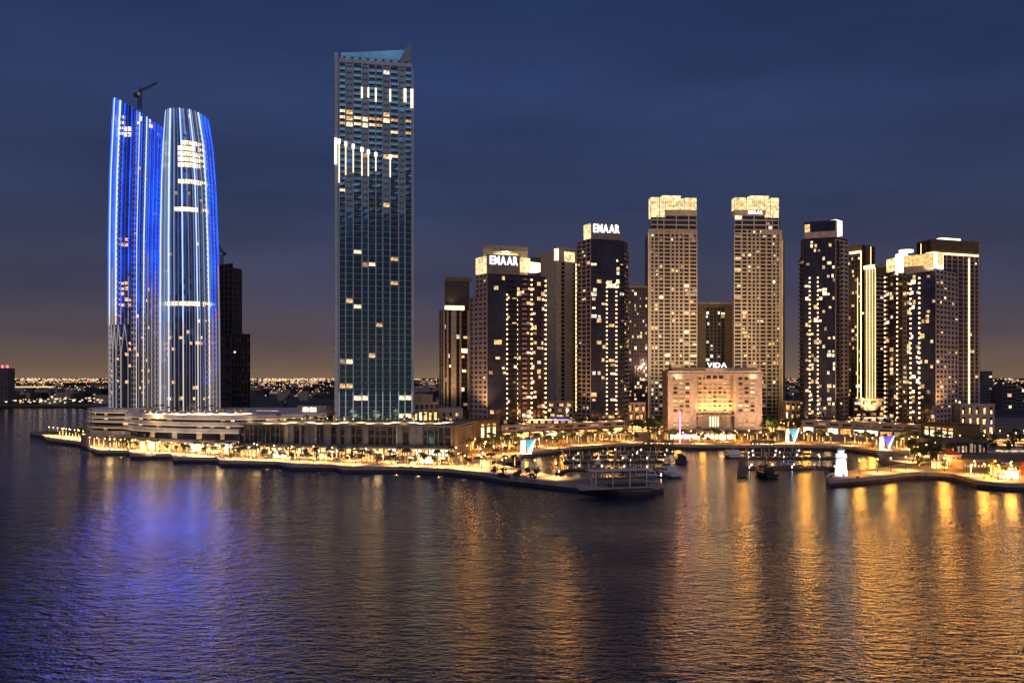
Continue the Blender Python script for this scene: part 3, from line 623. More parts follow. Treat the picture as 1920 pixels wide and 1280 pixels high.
for (px_, tx, nm) in ((1270, 1240, 'behind the west wing of the hotel roof'), (1330, 1290, 'on the hotel roof facing the first grid tower'), (1345, 1400, 'on the hotel roof facing the lettered grid tower'), (1410, 1440, 'behind the east wing of the hotel roof')):  # fill lights added to brighten the twin grid towers evenly
    p = C(px_, 600); tp = C(tx, 680); floodlight('added warm fill light '+nm, (p.x, p.y, 51), (tp.x, tp.y, 95), 165000, (1, .66, .36), 1.7)
# h low dark tower between twins
T = Tower('background_tower', 'low stone tower with dark glass middle standing between the twin grid towers')
a, b = C(1309, 760), C(1373, 760); T.core(rect(a, b, 30), 2.5, Z(568, 760), M['brown'])
T.face(a, b, 12, Z(576, 760), 7, 3.6, wall=M['brown'], glass=M['glass'], pw=.8, sh=.5, lit=.10, widths=[1.6, 1, .8, .8, .8, 1, 1.6], solid=(0, 6), cool=.5); T.done()
part_box(T.t, 'parapet', frame(a, b), 0, (b-a).length, -2, 1, Z(570, 760), Z(567, 760), M['stone'])
# ---- right group
# k
T = Tower('dark_glass_tower', 'dark glass tower with dotted light columns and one blazing white crown panel')
a, b, c, d = C(1501, 596), C(1508, 588), C(1566, 580), C(1590, 592)
T.core([a, b, c, d, C(1590, 620), C(1503, 620)], 2.5, Z(446, 585), M['dark'])
T.face(a, b, Z0, Z(480, 590), 1, 3.3, wall=M['dark'], glass=M['black'], balc=(0,), rail=M['dark'], lit=.1)
T.face(b, c, Z0, Z(448, 585), 7, 3.3, wall=M['dark'], glass=M['glass'], pw=.25, pd=.2, sh=.3, sdp=.12, lit=.2, widths=[1.2, .9, .9, 1, 1, 1, .8], dots=((1, Z0, Z(520, 585)), (3, Z0, Z(520, 585))), litcols=(4, 5), litcol_p=.2)
T.face(c, d, Z0, Z(450, 585), 3, 3.3, wall=M['stone2'], glass=M['black'], pw=1.5, sh=1.5, lit=.04, balc=(0,), rail=M['dark']); T.done()
f1, f2 = frame(C(1508, 587), C(1566, 579)), frame(C(1567, 579), C(1582, 588))
part_box(T.t, 'crown_glass', f1, 0, 23, -8, 0, Z(435, 584), Z(415, 584), M['glass']); part_box(T.t, 'cornice', f1, 0, 23, -8, .6, Z(446, 584), Z(435, 584), M['stone2'])
part_box(T.t, 'crown_panel', f2, 0, 10, -6, .4, Z(441, 582), Z(413, 582), M['crownw']); part_box(T.t, 'crown_glass', f1, .3, 4, .1, .3, Z(436, 584), Z(420, 584), M['crowng'])
# l
T = Tower('gold_lined_tower', 'brown tower with gold light lines behind the dark glass tower')
a, b, c = C(1590, 660), C(1615, 650), C(1640, 660); T.core([a, b, c, C(1640, 690), C(1590, 690)], 2.5, Z(458, 650), M['brown'])
T.face(a, b, 12, Z(470, 650), 4, 3.6, wall=M['brown'], glass=M['glassp'], pw=.5, sh=.5, lit=.28, litcols=(2,), litcol_p=.3, strips=((4, 14, Z(472, 650), .8), (3, 14, Z(520, 650), .3)))
T.face(b, c, 12, Z(460, 650), 3, 3.6, wall=M['brown'], glass=M['glassp'], pw=1.0, sh=.3, lit=.05, solid=(1,), strips=((2, Z(500, 650), Z(460, 650), .3),))
T.led.fb(frame(a, b), 2, 12.5, .8, 1.5, Z(474, 650), Z(470, 650), M['gold']); T.done()
# m
T = Tower('slender_gold_tower', 'slender tower with glowing gold pilasters and a ladder of open balconies')
a, b, c = C(1621, 640), C(1642, 632), C(1664, 640); T.core([a, b, c, C(1664, 670), C(1622, 670)], 2.5, Z(500, 632), M['brown'])
T.face(a, b, Z(748, 632), Z(497, 632), 4, 3.6, wall=M['brown'], glass=M['golddim'], pw=.8, pd=.6, sh=.3, lit=0, slabs=False, strips=((1, 20, Z(502, 632), .3), (2, 20, Z(496, 632), .6), (3, 20, Z(502, 632), .35), (4, 20, Z(502, 632), .3)))
T.face(b, c, Z(745, 632), Z(514, 632), 3, 3.5, wall=M['stone'], glass=M['black'], pw=.5, sh=.7, lit=.05, balc=(0, 1, 2), rail=M['stone2'])
T.led.fb(frame(a, b), 0, 9.3, .8, 1.4, Z(503, 632), Z(496, 632), M['gold'])
T.wall.prism([C(1643, 636), C(1664, 640), C(1664, 668), C(1643, 668)], Z(514, 632), Z(492, 632), M['stone']); T.done()
# n
T = Tower('gold_crowned_tower', 'tower with golden patterned crown and dotted light columns over plum glass')
a, b, b2, c, d, e_ = C(1661, 545), C(1684, 528), C(1700, 528), C(1754, 512), C(1770, 520), C(1796, 535)
T.core([a, b, b2, c, e_, C(1796, 570), C(1664, 570)], 2.5, Z(508, 530), M['dark'])
T.face(a, b, Z0, Z(509, 535), 3, 3.3, wall=M['dark'], glass=M['glassp'], pw=.4, sh=.4, lit=.08, dots=((0, Z0, Z(515, 540)), (3, Z0, Z(515, 530))), litcols=(1,), litcol_p=.25)
T.face(b2, c, Z0, Z(513, 520), 6, 3.3, wall=M['dark'], glass=M['glass'], pw=.25, pd=.2, sh=.3, sdp=.12, lit=.2, widths=[1, 1.2, .9, 1.2, 1.3, 1.2], dots=((1, Z0, Z(525, 520)), (3, Z0, Z(522, 520))), litcols=(4, 5), litcol_p=.22)
T.face(b, b2, Z0, Z(511, 530), 2, 3.3, wall=M['brown'], glass=M['black'], balc=(0,), rail=M['dark'], lit=.2)
T.face(c, e_, Z0, Z(507, 520), 6, 3.3, wall=M['stone2'], glass=M['black'], pw=1.5, sh=1.6, lit=.09)
T.done(); f1, f2, f3 = frame(C(1663, 543), C(1690, 525)), frame(C(1690, 525), C(1750, 514)), frame(C(1752, 511), C(1774, 520))
part_box(T.t, 'crown_panel', f1, 0, 12, -4, .4, Z(508, 535), Z(484, 535), M['crown']); part_box(T.t, 'crown_panel', f1, 12.2, 19, -4, .9, Z(512, 530), Z(477, 530), M['crownw'])
for k in range(8): part_box(T.t, 'crown_screen', f2, k*3.05+.1, k*3.05+2.95, -5, .2+.1*(k % 2), Z(500, 520), Z(478, 520), M['crowng'])
part_box(T.t, 'cornice', f2, 1.5, 21, -1, 1.0, Z(510, 520), Z(499, 520), M['stone2'])
part_box(T.t, 'crown_panel', f3, -1, 11, -5, .5, Z(504, 515), Z(474, 515), M['crownw'])
part_box(T.t, 'crown_screen', f3, -3.6, -1.2, -5, .2, Z(504, 515), Z(476, 515), M['crowng'])
m = MB(); p = C(1699, 560); m.prism([(p.x+5*math.cos(q/12*2*PI), p.y+4*math.sin(q/12*2*PI)) for q in range(12)], Z(474, 560)+.3, Z(472, 560)+1.2, M['crownw']); m.build('roof_halo', T.t)
# o
T = Tower('gold_portal_tower', 'broad bronze tower with a tall bright gold light line and white lit roof')
a, b, c = C(1719, 640), C(1746, 625), C(1834, 640); T.core([a, b, c, C(1838, 675), C(1722, 675)], 2.5, Z(450, 630), M['brown'])
T.face(a, b, 14, Z(452, 630), 3, 3.6, wall=M['brown'], glass=M['black'], pw=.8, sh=.4, lit=.04, slabs=False, strips=((1, Z(500, 630), Z(455, 630), .3),))
T.face(b, c, 14, Z(478, 630), 9, 3.5, wall=M['stone2'], glass=M['glassp'], pw=.8, pd=.6, sh=.5, sdp=.3, lit=.05, widths=[1, 1, 1, 1.1, 1.2, 1.1, 1.1, 1.2, .8], strips=((7, 16, Z(482, 630), 1.2),), solid=(0,))
fo = frame(b, c); Lo = (c-b).length
T.led.fb(fo, 0, Lo-1, .7, 1.3, Z(478, 630), Z(475, 630), M['gold']); T.wall.fb(fo, 0, Lo, .01, .8, Z(470, 630), Z(450, 630), M['brown'])
T.wall.fb(fo, Lo, Lo+1.4, -10, .5, 8, Z(447, 635), M['stone2'])
T.done()
for s0, s1 in ((14, 22), (23.5, 34)):
    part_box(T.t, 'roof_light_panel', fo, s0, s1, -8, -3, Z(450, 630)+.3, Z(446, 630)+.6, M['crownw'])
# ---- hotel
def hotel():
    t = thing('hotel', 'grand stone hotel with golden lit recessed centre and rooftop lettering', 'hotel'); D = 575
    a, b = C(1252, D), C(1429, D); L = (b-a).length; fr = frame(a, b); zr = Z(703, D); zb = 3.5
    w1 = (1306-1252)/177*L; w2 = (1377-1252)/177*L
    m = MB(); k = Vector((0, 1))
    m.fb(fr, 0, w1, -20, 0, zb, zr, M['stone2']); m.build('wing_wall', t)
    m = MB(); m.fb(fr, w2, L, -20, 0, zb, zr, M['stone2']); m.build('wing_wall', t)
    m = MB(); m.fb(fr, w1+.01, w2-.01, -20, -3.5, zb, zr, M['cream']); m.build('centre_wall', t)
    m = MB(); m.fb(fr, -1, L+1, -21, .9, zr, zr+1.0, M['cream']); m.fb(fr, 0, L, -21, .2, zr+1.01, zr+3.2, M['cream']); m.build('cornice', t)
    m = MB(); m.fb(fr, 4, L-4, -19, -2, zr+3.21, zr+5.5, M['cream']); m.build('attic', t)
    for s0 in (3, L-11): part_box(t, 'roof_pavilion', fr, s0, s0+8, -12, -1.5, zr+5.52, zr+8, M['cream'])
    part_box(t, 'roof_tablet', fr, L*.40, L*.59, -8, .4, Z(712, D), Z(691, D), M['stone2'])
    for k_ in range(3): part_box(t, 'attic_window', fr, L*.41+k_*4.6, L*.41+k_*4.6+3.2, .41, .5, Z(710, D), Z(701, D), M['glass'])
    ms = {}
    def wm(wd, hh, mat, arch=False):
        key = (wd, hh, mat.name, arch)
        if key not in ms:
            q = MB(); q.poly([(0, -.06, 0), (wd, -.06, 0), (wd, -.06, hh), (0, -.06, hh)], mat)
            for xx in (-.18, wd/2-.06, wd): q.box(xx, -.28 if xx != wd/2-.06 else -.14, 0, xx+.18 if xx != wd/2-.06 else xx+.12, 0, hh, M['cream'] if xx != wd/2-.06 else M['metal'])
            q.box(-.3, -.4, hh, wd+.3, 0, hh+.25, M['cream']); q.box(-.4, -.9, -.25, wd+.4, 0, 0, M['cream'])
            q.box(-.3, -.9, 0, wd+.3, -.82, .75, M['brown'])
            if arch:
                n_ = 8; pts = [(wd/2+wd/2*math.cos(PI*j/n_), -.05, hh+.26+wd/2*math.sin(PI*j/n_)) for j in range(n_+1)]; q.poly(pts[::-1], mat)
            ms[key] = q.mesh('window')
        return ms[key]
    p0, u, n = fr
    def put(s_, z, wd, hh, d, mat, arch=False):
        p = p0+u*s_+n*d; ob('window', wm(wd, hh, mat, arch), t, (p.x, p.y, z))
    for row in range(8):
        zz = Z(779-7.2, D)+row*3.3
        if row == 7: zz += .6
        for base in (0, w2):
            for c_ in range(3):
                x = base+(4.2+c_*4.5 if base == 0 else 3.0+c_*4.5)
                r_ = R.random(); mat = M['ldim'] if r_ < .3 else M['lwarm'] if r_ < .62 else M['lbright'] if r_ < .75 else M['glassp']
                put(x, zz-.2, 2.9, 2.3, 0, mat)
        for c_ in range(7):
            x = w1+2.2+c_*3.75; r_ = R.random(); mat = M['ldim'] if r_ < .5 else M['lwarm'] if r_ < .62 else M['glassp']
            put(x, zz, 2.1, 1.9, -3.5, mat)
    for base in (0, w2):
        for c_ in range(3):
            x = base+(4.0+c_*4.5 if base == 0 else 2.8+c_*4.5); put(x, Z(793, D), 2.8, 2.2, 0, M['ldim'] if R.random() < .5 else M['glassp'], True); put(x, zb+1.4, 2.8, 3.0, 0, M['ldim'])
    part_box(t, 'ledge', fr, w1, w2, -3.5, 3.6, Z(779.5, D), Z(777, D), M['cream'])
    part_box(t, 'entrance_screen', fr, w1+10, w2-10, -3.45, -3.1, zb+2, Z(781, D), M['lbright'])
    for k_ in range(6): part_box(t, 'entrance_column', fr, w1+9.7+k_*1.9, w1+10.3+k_*1.9, -3.0, -2.2, zb+1, Z(781, D), M['cream'])
    m = MB()
    for zz in (Z(783, D), Z(717, D), zr-1.5): m.fb(fr, 0, w1, .01, .35, zz, zz+.45, M['cream']); m.fb(fr, w2, L, .01, .35, zz, zz+.45, M['cream'])
    for s_ in (0, w1-1.2, w2, L-1.2): m.fb(fr, s_, s_+1.2, .02, .3, zb, zr, M['stone2'])
    m.build('string_course', t)
    # front terrace with five openings
    z2 = Z(812, 545); fa = frame(C(1305, 548), C(1395, 548)); Lf = (C(1395, 548)-C(1305, 548)).length
    m = MB(); m.fb(fa, 0, Lf, -18, 0, 2.5, z2+2, M['stone2']); m.build('terrace_wall', t)
    for k_ in range(5): part_box(t, 'terrace_opening', fa, 5+k_*5.2, 8.6+k_*5.2, .01, .2, 2.7, z2+.2, M['shopo'] if k_ % 2 else M['glassp'])
    for s0 in (C(1258, 552), C(1400, 552)):
        fb = frame(s0, s0+Vector((16, 0))); m = MB(); m.fb(fb, 0, 16, -10, 0, 2.5, z2+1.4, M['stone']); m.build('terrace_wall', t)
        for k_ in range(3): part_box(t, 'terrace_opening', fb, 1.5+k_*5, 4.5+k_*5, .01, .2, 2.7, z2, M['shop'])
    letters('VIDA', fr, L*.42, Z(690, D)+.5, 3.6, 14.5, 'white glowing letters standing on the hotel roof', d=-.6)
    for q_, nm in zip((.15, .38, .62, .85), ('first', 'second', 'third', 'fourth')):
        p = p0+u*(w1+(w2-w1)*q_)+n*3.0; tp = p0+u*(w1+(w2-w1)*q_)+n*-3.5
        floodlight(nm+' golden uplight from the west on the hotel ledge', (p.x, p.y, Z(777, D)+.1), (tp.x, tp.y, Z(738, D)), 14000, (1, .50, .15), 2.4)
    for q_, nm in ((.08, 'west'), (.92, 'east')):
        p = p0+u*(L*q_)+n*9; floodlight('warm floodlight before the %s wing of the hotel' % nm, (p.x, p.y-24, 8), (p.x, D, 32), 90000, (1, .55, .27), 2.0)
    for q_, nm in ((.1, 'west'), (.9, 'east')):
        p = p0+u*(L*q_)+n*3; floodlight('cornice light above the %s wing of the hotel' % nm, (p.x, p.y, zr-3.4), (p.x, D+3, zr+3), 1600, (1, .75, .45), 2.6)
hotel()
for px_, D_, tx, tD, nm, pw_ in ((905, 500, 896, 526, 'stone side of the large lettered tower', 50000), (995, 506, 1000, 526, 'plum glass side of the large lettered tower', 40000), (1062, 600, 1066, 648, 'pale stone tower', 90000), (1098, 560, 1095, 590, 'stone side of the narrow lettered tower', 40000),
                                  (1582, 560, 1580, 588, 'stone side of the dark glass tower', 40000), (1632, 590, 1630, 640, 'gold lined towers', 60000), (1672, 512, 1672, 535, 'plum side of the gold crowned tower', 40000), (1782, 498, 1782, 528, 'stone side of the gold crowned tower', 60000), (1815, 590, 1800, 636, 'bronze tower', 60000), (848, 560, 850, 598, 'brown ribbed tower', 60000)):
    p = C(px_, D_); q = C(tx, tD); floodlight('amber uplight at the foot of the '+nm, (p.x, p.y, 15.5 if D_ < 520 else 14), (q.x, q.y, 75), pw_, (1, .58, .26), 1.5)
# ------------------------------------------------------------------ podiums
def arcade(name, label, a, b, z1, nb, depth=16, z0=2.5, mats=None, cat='building', wallm=None, win=True, canopy=True):
    t = thing(name, label, cat); fr = frame(a, b); L = (b-a).length; wallm = wallm or M['stone2']; st = L/nb
    m = MB(); m.fb(fr, 0, L, -depth, -2.2, z0, z1, M['dark']); m.build('core', t)
    zt = z0+(z1-z0)*(.52 if win else .82)
    m = MB(); m.fb(fr, 0, L, -2.2, 0, zt, zt+1.2 if win else z1, wallm); m.build('fascia', t)
    if win:
        m = MB(); m.fb(fr, 0, L, -2.2, 0, z1-1.6, z1, wallm); m.build('parapet', t)
    for i in range(nb+1):
        wd = .9; x = min(max(i*st, wd/2), L-wd/2)
        part_box(t, 'column', fr, x-wd/2, x+wd/2, -.8, -.05, z0, zt, wallm)
    for i in range(nb):
        mt = R.choice(mats or [M['shop'], M['shop'], M['shopo'], M['shopw'], M['ldim']])
        part_box(t, 'shop_window', fr, i*st+.6, (i+1)*st-.6, -2.19, -2.05, z0+.1, zt-.8-R.random()*.6, mt)
        if win:
            x0, x1 = i*st+st*.3, (i+1)*st-st*.3+st*.28
            m = MB(); m.fb(fr, i*st, x0, -2.2, -.02, zt+1.2, z1-1.6, wallm); m.fb(fr, x1, (i+1)*st, -2.2, -.02, zt+1.2, z1-1.6, wallm); m.build('wall_pier', t)
            part_box(t, 'window', fr, x0, x1, -2.18, -1.0, zt+1.21, z1-1.61, R.choice([M['glassp'], M['black'], M['ldim'], M['glass']]))
    return t, fr
arcade('arcade_building', 'low stone arcade with square openings below the two lettered towers', C(940, 498), C(1172, 556), Z0, 9)
arcade('arcade_building', 'low stone arcade with square openings below the dark glass tower', C(1503, 562), C(1727, 502), Z0, 9)
# rooftop terraces on arcades: indigo and gold light lines
for px0, px1, D_, nm in ((985, 1075, 520, 'near the lettered towers'), (1600, 1705, 545, 'near the gold towers')):
    t = thing('roof_pavilion', 'low roof terrace pavilion edged in gold and indigo light '+nm, 'pavilion'); a, b = C(px0, D_), C(px1, D_); f_ = frame(a, b); L = (b-a).length
    m = MB(); m.fb(f_, 0, L, -8, 0, Z0, Z0+2.2, M['dark']); m.build('wall', t); m = MB(); m.fb(f_, -1, L+1, -9, 1.2, Z0+2.21, Z0+2.7, M['white']); m.build('roof', t)
    part_box(t, 'light_strip', f_, 0, L*.55, 1.21, 1.5, Z0+2.25, Z0+2.75, M['gold']); part_box(t, 'light_strip', f_, L*.56, L*.9, 1.21, 1.5, Z0+2.2, Z0+2.8, M['blueled'])
    for k_ in range(7): part_box(t, 'window', f_, 1+k_*L/7, (k_+.8)*L/7, .01, .15, Z0+.3, Z0+1.9, R.choice([M['lwarm'], M['shop'], M['ldim']]))
# dark corner block with three tall lit windows
def corner_block(label, a, b, z1, nwin, x0=.2, mat=None):
    t = thing('corner_block', label, 'building'); f_ = frame(a, b); L = (b-a).length
    m = MB(); m.fb(f_, 0, L, -16, 0, 2.5, z1, mat or M['brown']); m.build('wall', t)
    m = MB(); m.fb(f_, -.3, L+.3, -16.3, .4, z1, z1+.6, M['dark']); m.build('roof', t)
    for k_ in range(nwin):
        s_ = L*x0+k_*L*(.95-x0)/nwin
        part_box(t, 'tall_window', f_, s_, s_+L*.10, .01, .3, 5.2, z1-4.2, M['lbright']); part_box(t, 'top_window', f_, s_, s_+L*.10, .01, .3, z1-3.3, z1-2.1, M['lwarm'])
corner_block('dark corner block with three tall lit windows beside the louvred podium', C(890, 470), C(937, 492), 15.5, 3, .25)
corner_block('dark corner block with tall lit windows below the gold crowned tower', C(1728, 500), C(1795, 470), 13, 5, .1)
# louvred podium
def louvred():
    t = thing('louvred_podium', 'long grey podium of upright louvres and dark openings at the foot of the slab tower', 'building')
    a, b = C(450, 408), C(852, 388); f_ = frame(a, b); L = (b-a).length; z0, z1 = 7.2, 17.6
    m = MB(); m.fb(f_, 0, L, -50, -1.2, 2.5, z1-.4, M['conc']); m.build('core', t)
    m = MB(); m.fb(f_, 0, L, -1.2, .2, z0, z0+.6, M['grey']); m.build('lower_band', t); m = MB(); m.fb(f_, -.3, L+.3, -50, .4, z1-.39, z1+.2, M['grey']); m.build('roof_slab', t)
    s = 0; k = 0
    while s < L-2:
        wd = R.choice([2.1, 2.4, 3.0, 3.6]); wd = min(wd, L-s); z_top = z1-.4
        if .78*L < s < .86*L:
            part_box(t, 'panel', f_, s, s+wd-.05, -1.2, 0, z0+.6, z_top, M['grey'])
        else:
            r_ = R.random(); r_ = r_
            if r_ < .3: part_box(t, 'panel', f_, s, s+wd-.3, -1.2, R.uniform(-.3, .05), z0+.6, z_top, M['stone'] if R.random() < .2 else M['grey'])
            else:
                part_box(t, 'window', f_, s, s+wd-.3, -1.19, -1.0, z0+.7, z_top-R.uniform(.5, 3), R.choice([M['black'], M['glass'], M['black'], M['glassp'], M['glass2'] if R.random() < .25 else M['black']]))
                if R.random() < .7: part_box(t, 'balustrade', f_, s, s+wd-.3, -.6, -.45, z0+4.6, z0+5.5, M['conc'])
        part_box(t, 'louvre', f_, s+wd-.3, s+wd-.02, -1.2, .5+R.random()*.2, z0+.6, z_top, M['white'] if R.random() < .14 else M['grey'])
        s += wd; k += 1
    n_ = 34; st = L/n_
    m = MB(); m.fb(f_, -.2, L, -1.19, 7.5, z0-.7, z0-.01, M['stone']); m.build('arcade_canopy', t)
    for i in range(n_):
        part_box(t, 'shop_window', f_, i*st+.3, (i+1)*st-.3, -1.19, -1.0, 2.6, z0-.9-R.random(), R.choice([M['shop'], M['shop'], M['shopw'], M['shopo'], M['lwarm'], M['ldim']]))
        part_box(t, 'column', f_, i*st-.2, i*st+.3, 6.4, 6.9, 2.5, z0-.71, M['cream'])
    return f_
louv_fr = louvred()
# framed block right of the louvred podium
t = thing('framed_block', 'grey block with two boxed window frames turning back into the bay', 'building')
a, b = C(854, 392), C(890, 430); f_ = frame(a, b); L = (b-a).length
m = MB(); m.fb(f_, 0, L, -30, -1, 2.5, 16.5, M['conc']); m.build('core', t)
for s0, s1 in ((.5, L*.45), (L*.5, L-.5)):
    m = MB(); m.fb(f_, s0, s0+.5, -1, .7, 7, 16.4, M['grey']); m.fb(f_, s1-.5, s1, -1, .7, 7, 16.4, M['grey']); m.fb(f_, s0+.5, s1-.5, -1, .7, 15.8, 16.4, M['grey']); m.fb(f_, s0+.5, s1-.5, -1, .7, 7, 7.5, M['grey']); m.build('window_frame', t)
    part_box(t, 'window', f_, s0+.55, s1-.55, -.99, -.8, 7.6, 15.7, M['ldim']); part_box(t, 'lit_pane', f_, s0+2, s0+4.5, -.75, -.6, 7.6, 12.5, M['lwarm'])
part_box(t, 'shop_window', f_, 0.5, L-.5, -.99, -.7, 2.6, 6, M['shop'])
# ship podium
def smooth(pts, n=6):
    o = []
    for i in range(len(pts)-1):
        p0, p1, p2, p3 = pts[max(i-1, 0)], pts[i], pts[i+1], pts[min(i+2, len(pts)-1)]
        for k in range(n):
            t_ = k/n; o.append(.5*((2*p1)+(p2-p0)*t_+(2*p0-5*p1+4*p2-p3)*t_*t_+(3*p1-p0-3*p2+p3)*t_**3))
    return o+[pts[-1]]
def strata(t, line, levels, depth):
    for (nm, z0, z1, off, mat) in levels:
        n = len(line); nor = []
        for i in range(n):
            u = (line[min(i+1, n-1)]-line[max(i-1, 0)]).normalized(); nor.append(Vector((u.y, -u.x)))
        fr_ = [line[i]+nor[i]*off for i in range(n)]
        poly = fr_+[Vector((fr_[-1].x, depth)), Vector((fr_[0].x, depth))]
        m = MB(); m.prism(poly, z0, z1, mat); m.build(nm, t)
        if nm == 'deck_band':
            m = MB(); sweep_wall(fr_, m, -.5, -.2, z0-.16, z0-.01, M['edge']); m.build('light_strip', t)  # glowing strip added under each band to brighten it
        if nm == 'glazing':
            m = MB()
            for i in range(0, n-1):
                p = fr_[i]; q = fr_[i+1]; ff = frame(p, q); l_ = (q-p).length; c_ = max(1, int(l_/3.2))
                for j in range(c_):
                    m.fb(ff, j*l_/c_, j*l_/c_+.16, .02, .14, z0+.02, z1-.02, M['metal'])
                    r_ = R.random()
                    if r_ < .16: m.fb(ff, j*l_/c_+.3, (j+1)*l_/c_-.2, .02, .06, z0+.3, z1-.3, M['lwarm'] if r_ < .07 else M['ldim'])
            m.build('mullion', t, 'stuff')
t = thing('terraced_podium', 'white banded podium like ship decks under the curved towers', 'building')
line = smooth([C(236, 446), C(270, 428), C(330, 416), C(400, 410), C(460, 410), C(540, 424), C(612, 440)])
strata(t, line, [('deck_band', 19.9, 22.0, .6, M['white']), ('glazing', 18.4, 19.9, -1.6, M['glass']), ('deck_band', 16.4, 18.4, .9, M['white'])], 520)
line2 = [p for p in line if p.x < C(452, 410).x]
strata(t, line2, [('glazing', 15.0, 16.4, -1.4, M['glass']), ('deck_band', 12.8, 15.0, 1.6, M['white']), ('glazing', 9.0, 12.8, -1.0, M['glass']), ('deck_band', 7.6, 9.0, 2.4, M['stone']), ('shop_wall', 2.5, 7.6, -.5, M['dark'])], 520)
fr_pts = line2
for i in range(len(line2)-1):
    p, q = line2[i], line2[i+1]; ff = frame(p, q); l_ = (q-p).length; c_ = max(1, int(l_/3.4))
    for j in range(c_):
        part_box(t, 'shop_window', ff, j*l_/c_+.3, (j+1)*l_/c_-.25, -.48, -.2, 2.6, 7.3-R.random()*.8, R.choice([M['shop'], M['shop'], M['shopw'], M['shopo'], M['ldim']]))
t2 = thing('stepped_pavilion', 'smaller white banded deck block at the tip of the promontory', 'building')
l2 = [C(166, 470), C(175, 452), C(215, 446), C(262, 444)]
strata(t2, l2, [('deck_band', 21.8, 23.7, .6, M['white']), ('glazing', 20.0, 21.8, -1.4, M['glass']), ('deck_band', 18.8, 20.0, .8, M['white']), ('glazing', 17.5, 18.8, -1.2, M['black']), ('deck_band', 16.4, 17.5, .9, M['white']),
                ('glazing', 14.2, 16.4, -1.2, M['glass']), ('deck_band', 13.1, 14.2, 1, M['stone']), ('glazing', 11.4, 13.1, -1, M['black']), ('plinth', 7.5, 11.4, 1.5, M['cream']), ('plinth', 2.5, 7.5, 4, M['stone'])], 520)
for k_, (px_, D_, tD) in enumerate(((285, 398, 424), (345, 390, 414), (405, 384, 410), (475, 380, 405), (545, 376, 402), (620, 371, 399), (695, 369, 396), (770, 367, 392), (830, 367, 389), (205, 420, 446))):  # fill lights added to brighten the podium fronts
    nm = ('pointed curved tower side', 'seam of the curved towers', 'level curved tower side', 'first louvres', 'middle louvres', 'slab tower west corner', 'slab tower foot', 'plain podium panel', 'podium east end', 'stepped pavilion')[k_]
    p = C(px_, D_); q = C(px_, tD); floodlight('added warm fill light on the promenade facing the '+nm, (p.x, p.y, 2.5), (q.x, q.y, 15), 9000 if k_ in (0, 1, 2, 9) else 5500, (1, .70, .44), 2.0)
# restaurant and glowing roof wall near px 480-620
t = thing('roof_restaurant', 'low roof restaurant with a bright wall strip west of the slab tower', 'building'); f_ = frame(C(480, 470), C(632, 452)); L = 49
m = MB(); m.fb(f_, 0, L, -10, 0, 17.4, 20.2, M['grey']); m.build('wall', t)
part_box(t, 'light_wall', f_, .5, 16, .02, .4, 20.3, 22.2, M['crown']); part_box(t, 'roof_edge_light', f_, 17, L-1, .02, .5, 20.0, 20.4, M['crownw'])
m = MB(); m.fb(f_, L*.58, L-.5, -9, -1, 20.41, 25.4, M['stone']); m.build('upper_room', t)
for k_ in range(2): part_box(t, 'window', f_, L*.66+k_*5, L*.66+k_*5+4.2, -.98, -.8, 21.2, 24.4, M['shopw'])
# lit block right of slab tower and block below ribbed tower
t, f_ = arcade('lit_pavilion', 'golden lit pavilion behind the slab tower foot', C(776, 505), C(822, 512), 26, 5, z0=14, mats=[M['shopw'], M['shop']], wallm=M['cream']); t['category'] = 'pavilion'
m = MB(); m.fb(f_, 1, 14, -8, -3, 26.01, 31, M['stone']); m.build('upper_room', t)
m = MB(); m.prism([C(774, 503), C(824, 510), C(824, 530), C(774, 530)], 2.5, 13.99, M['stone']); m.build('base', t)
t = thing('stone_block', 'plain stone block with small square windows below the brown ribbed tower', 'building'); a, b = C(812, 520), C(868, 524); f_ = frame(a, b); L = (b-a).length
m = MB(); m.fb(f_, 0, L, -20, 0, 2.5, Z(765, 520), M['stone2']); m.build('wall', t)
for k_ in range(4):
    for j in range(2): part_box(t, 'window', f_, 2.2+k_*4.4, 3.9+k_*4.4, .01, .2, Z(780+j*10, 520), Z(774+j*10, 520), M['black'] if R.random() < .7 else M['lwarm'])
# small blocks at mid distance
def simple_block(name, label, px0, px1, D, ztop, wallm, glassm, nb, fh, lit, depth=16, z0=2.5, **k):
    T = Tower(name, label, 'building'); a, b = C(px0, D), C(px1, D); T.core(rect(a, b, depth), z0, ztop, wallm); T.face(a, b, z0+.5, ztop-.6, nb, fh, wall=wallm, glass=glassm, lit=lit, **k)
    T.wall.fb(frame(a, b), -.2, (b-a).length+.2, -.5, .9, ztop-.55, ztop+.5, wallm); return T.done()
simple_block('columned_block', 'stone block with tall lit windows at the foot of the bronze tower', 1800, 1864, 520, Z(758, 520), M['stone2'], M['shop'], 5, 8, .3, pw=2.6, sh=2.2)
simple_block('villa_block', 'low stone building between the first grid tower and the lettered tower', 1178, 1210, 600, Z(755, 600), M['stone'], M['shopo'], 3, 6, .4, pw=1.6, sh=1.6)
simple_block('villa_block', 'low stone building between the lettered grid tower and dark glass tower', 1472, 1502, 610, Z(752, 610), M['stone'], M['shopo'], 3, 6, .4, pw=1.6, sh=1.6)
simple_block('garden_block', 'flat stone roof block behind the arcade near the lettered towers', 1025, 1075, 600, Z(752, 600), M['stone'], M['lwarm'], 3, 4, .3, pw=1.8, sh=1.6)
simple_block('garden_block', 'flat stone roof block below the slender gold tower', 1600, 1660, 600, Z(748, 600), M['stone'], M['lwarm'], 4, 4, .3, pw=1.8, sh=1.6)
simple_block('distant_tower', 'grey distant tower with a dark head right beside the bronze tower'.replace('right ', ''), 1842, 1860, 1000, Z(696, 1000), M['grey'], M['glass'], 3, 4, .1)
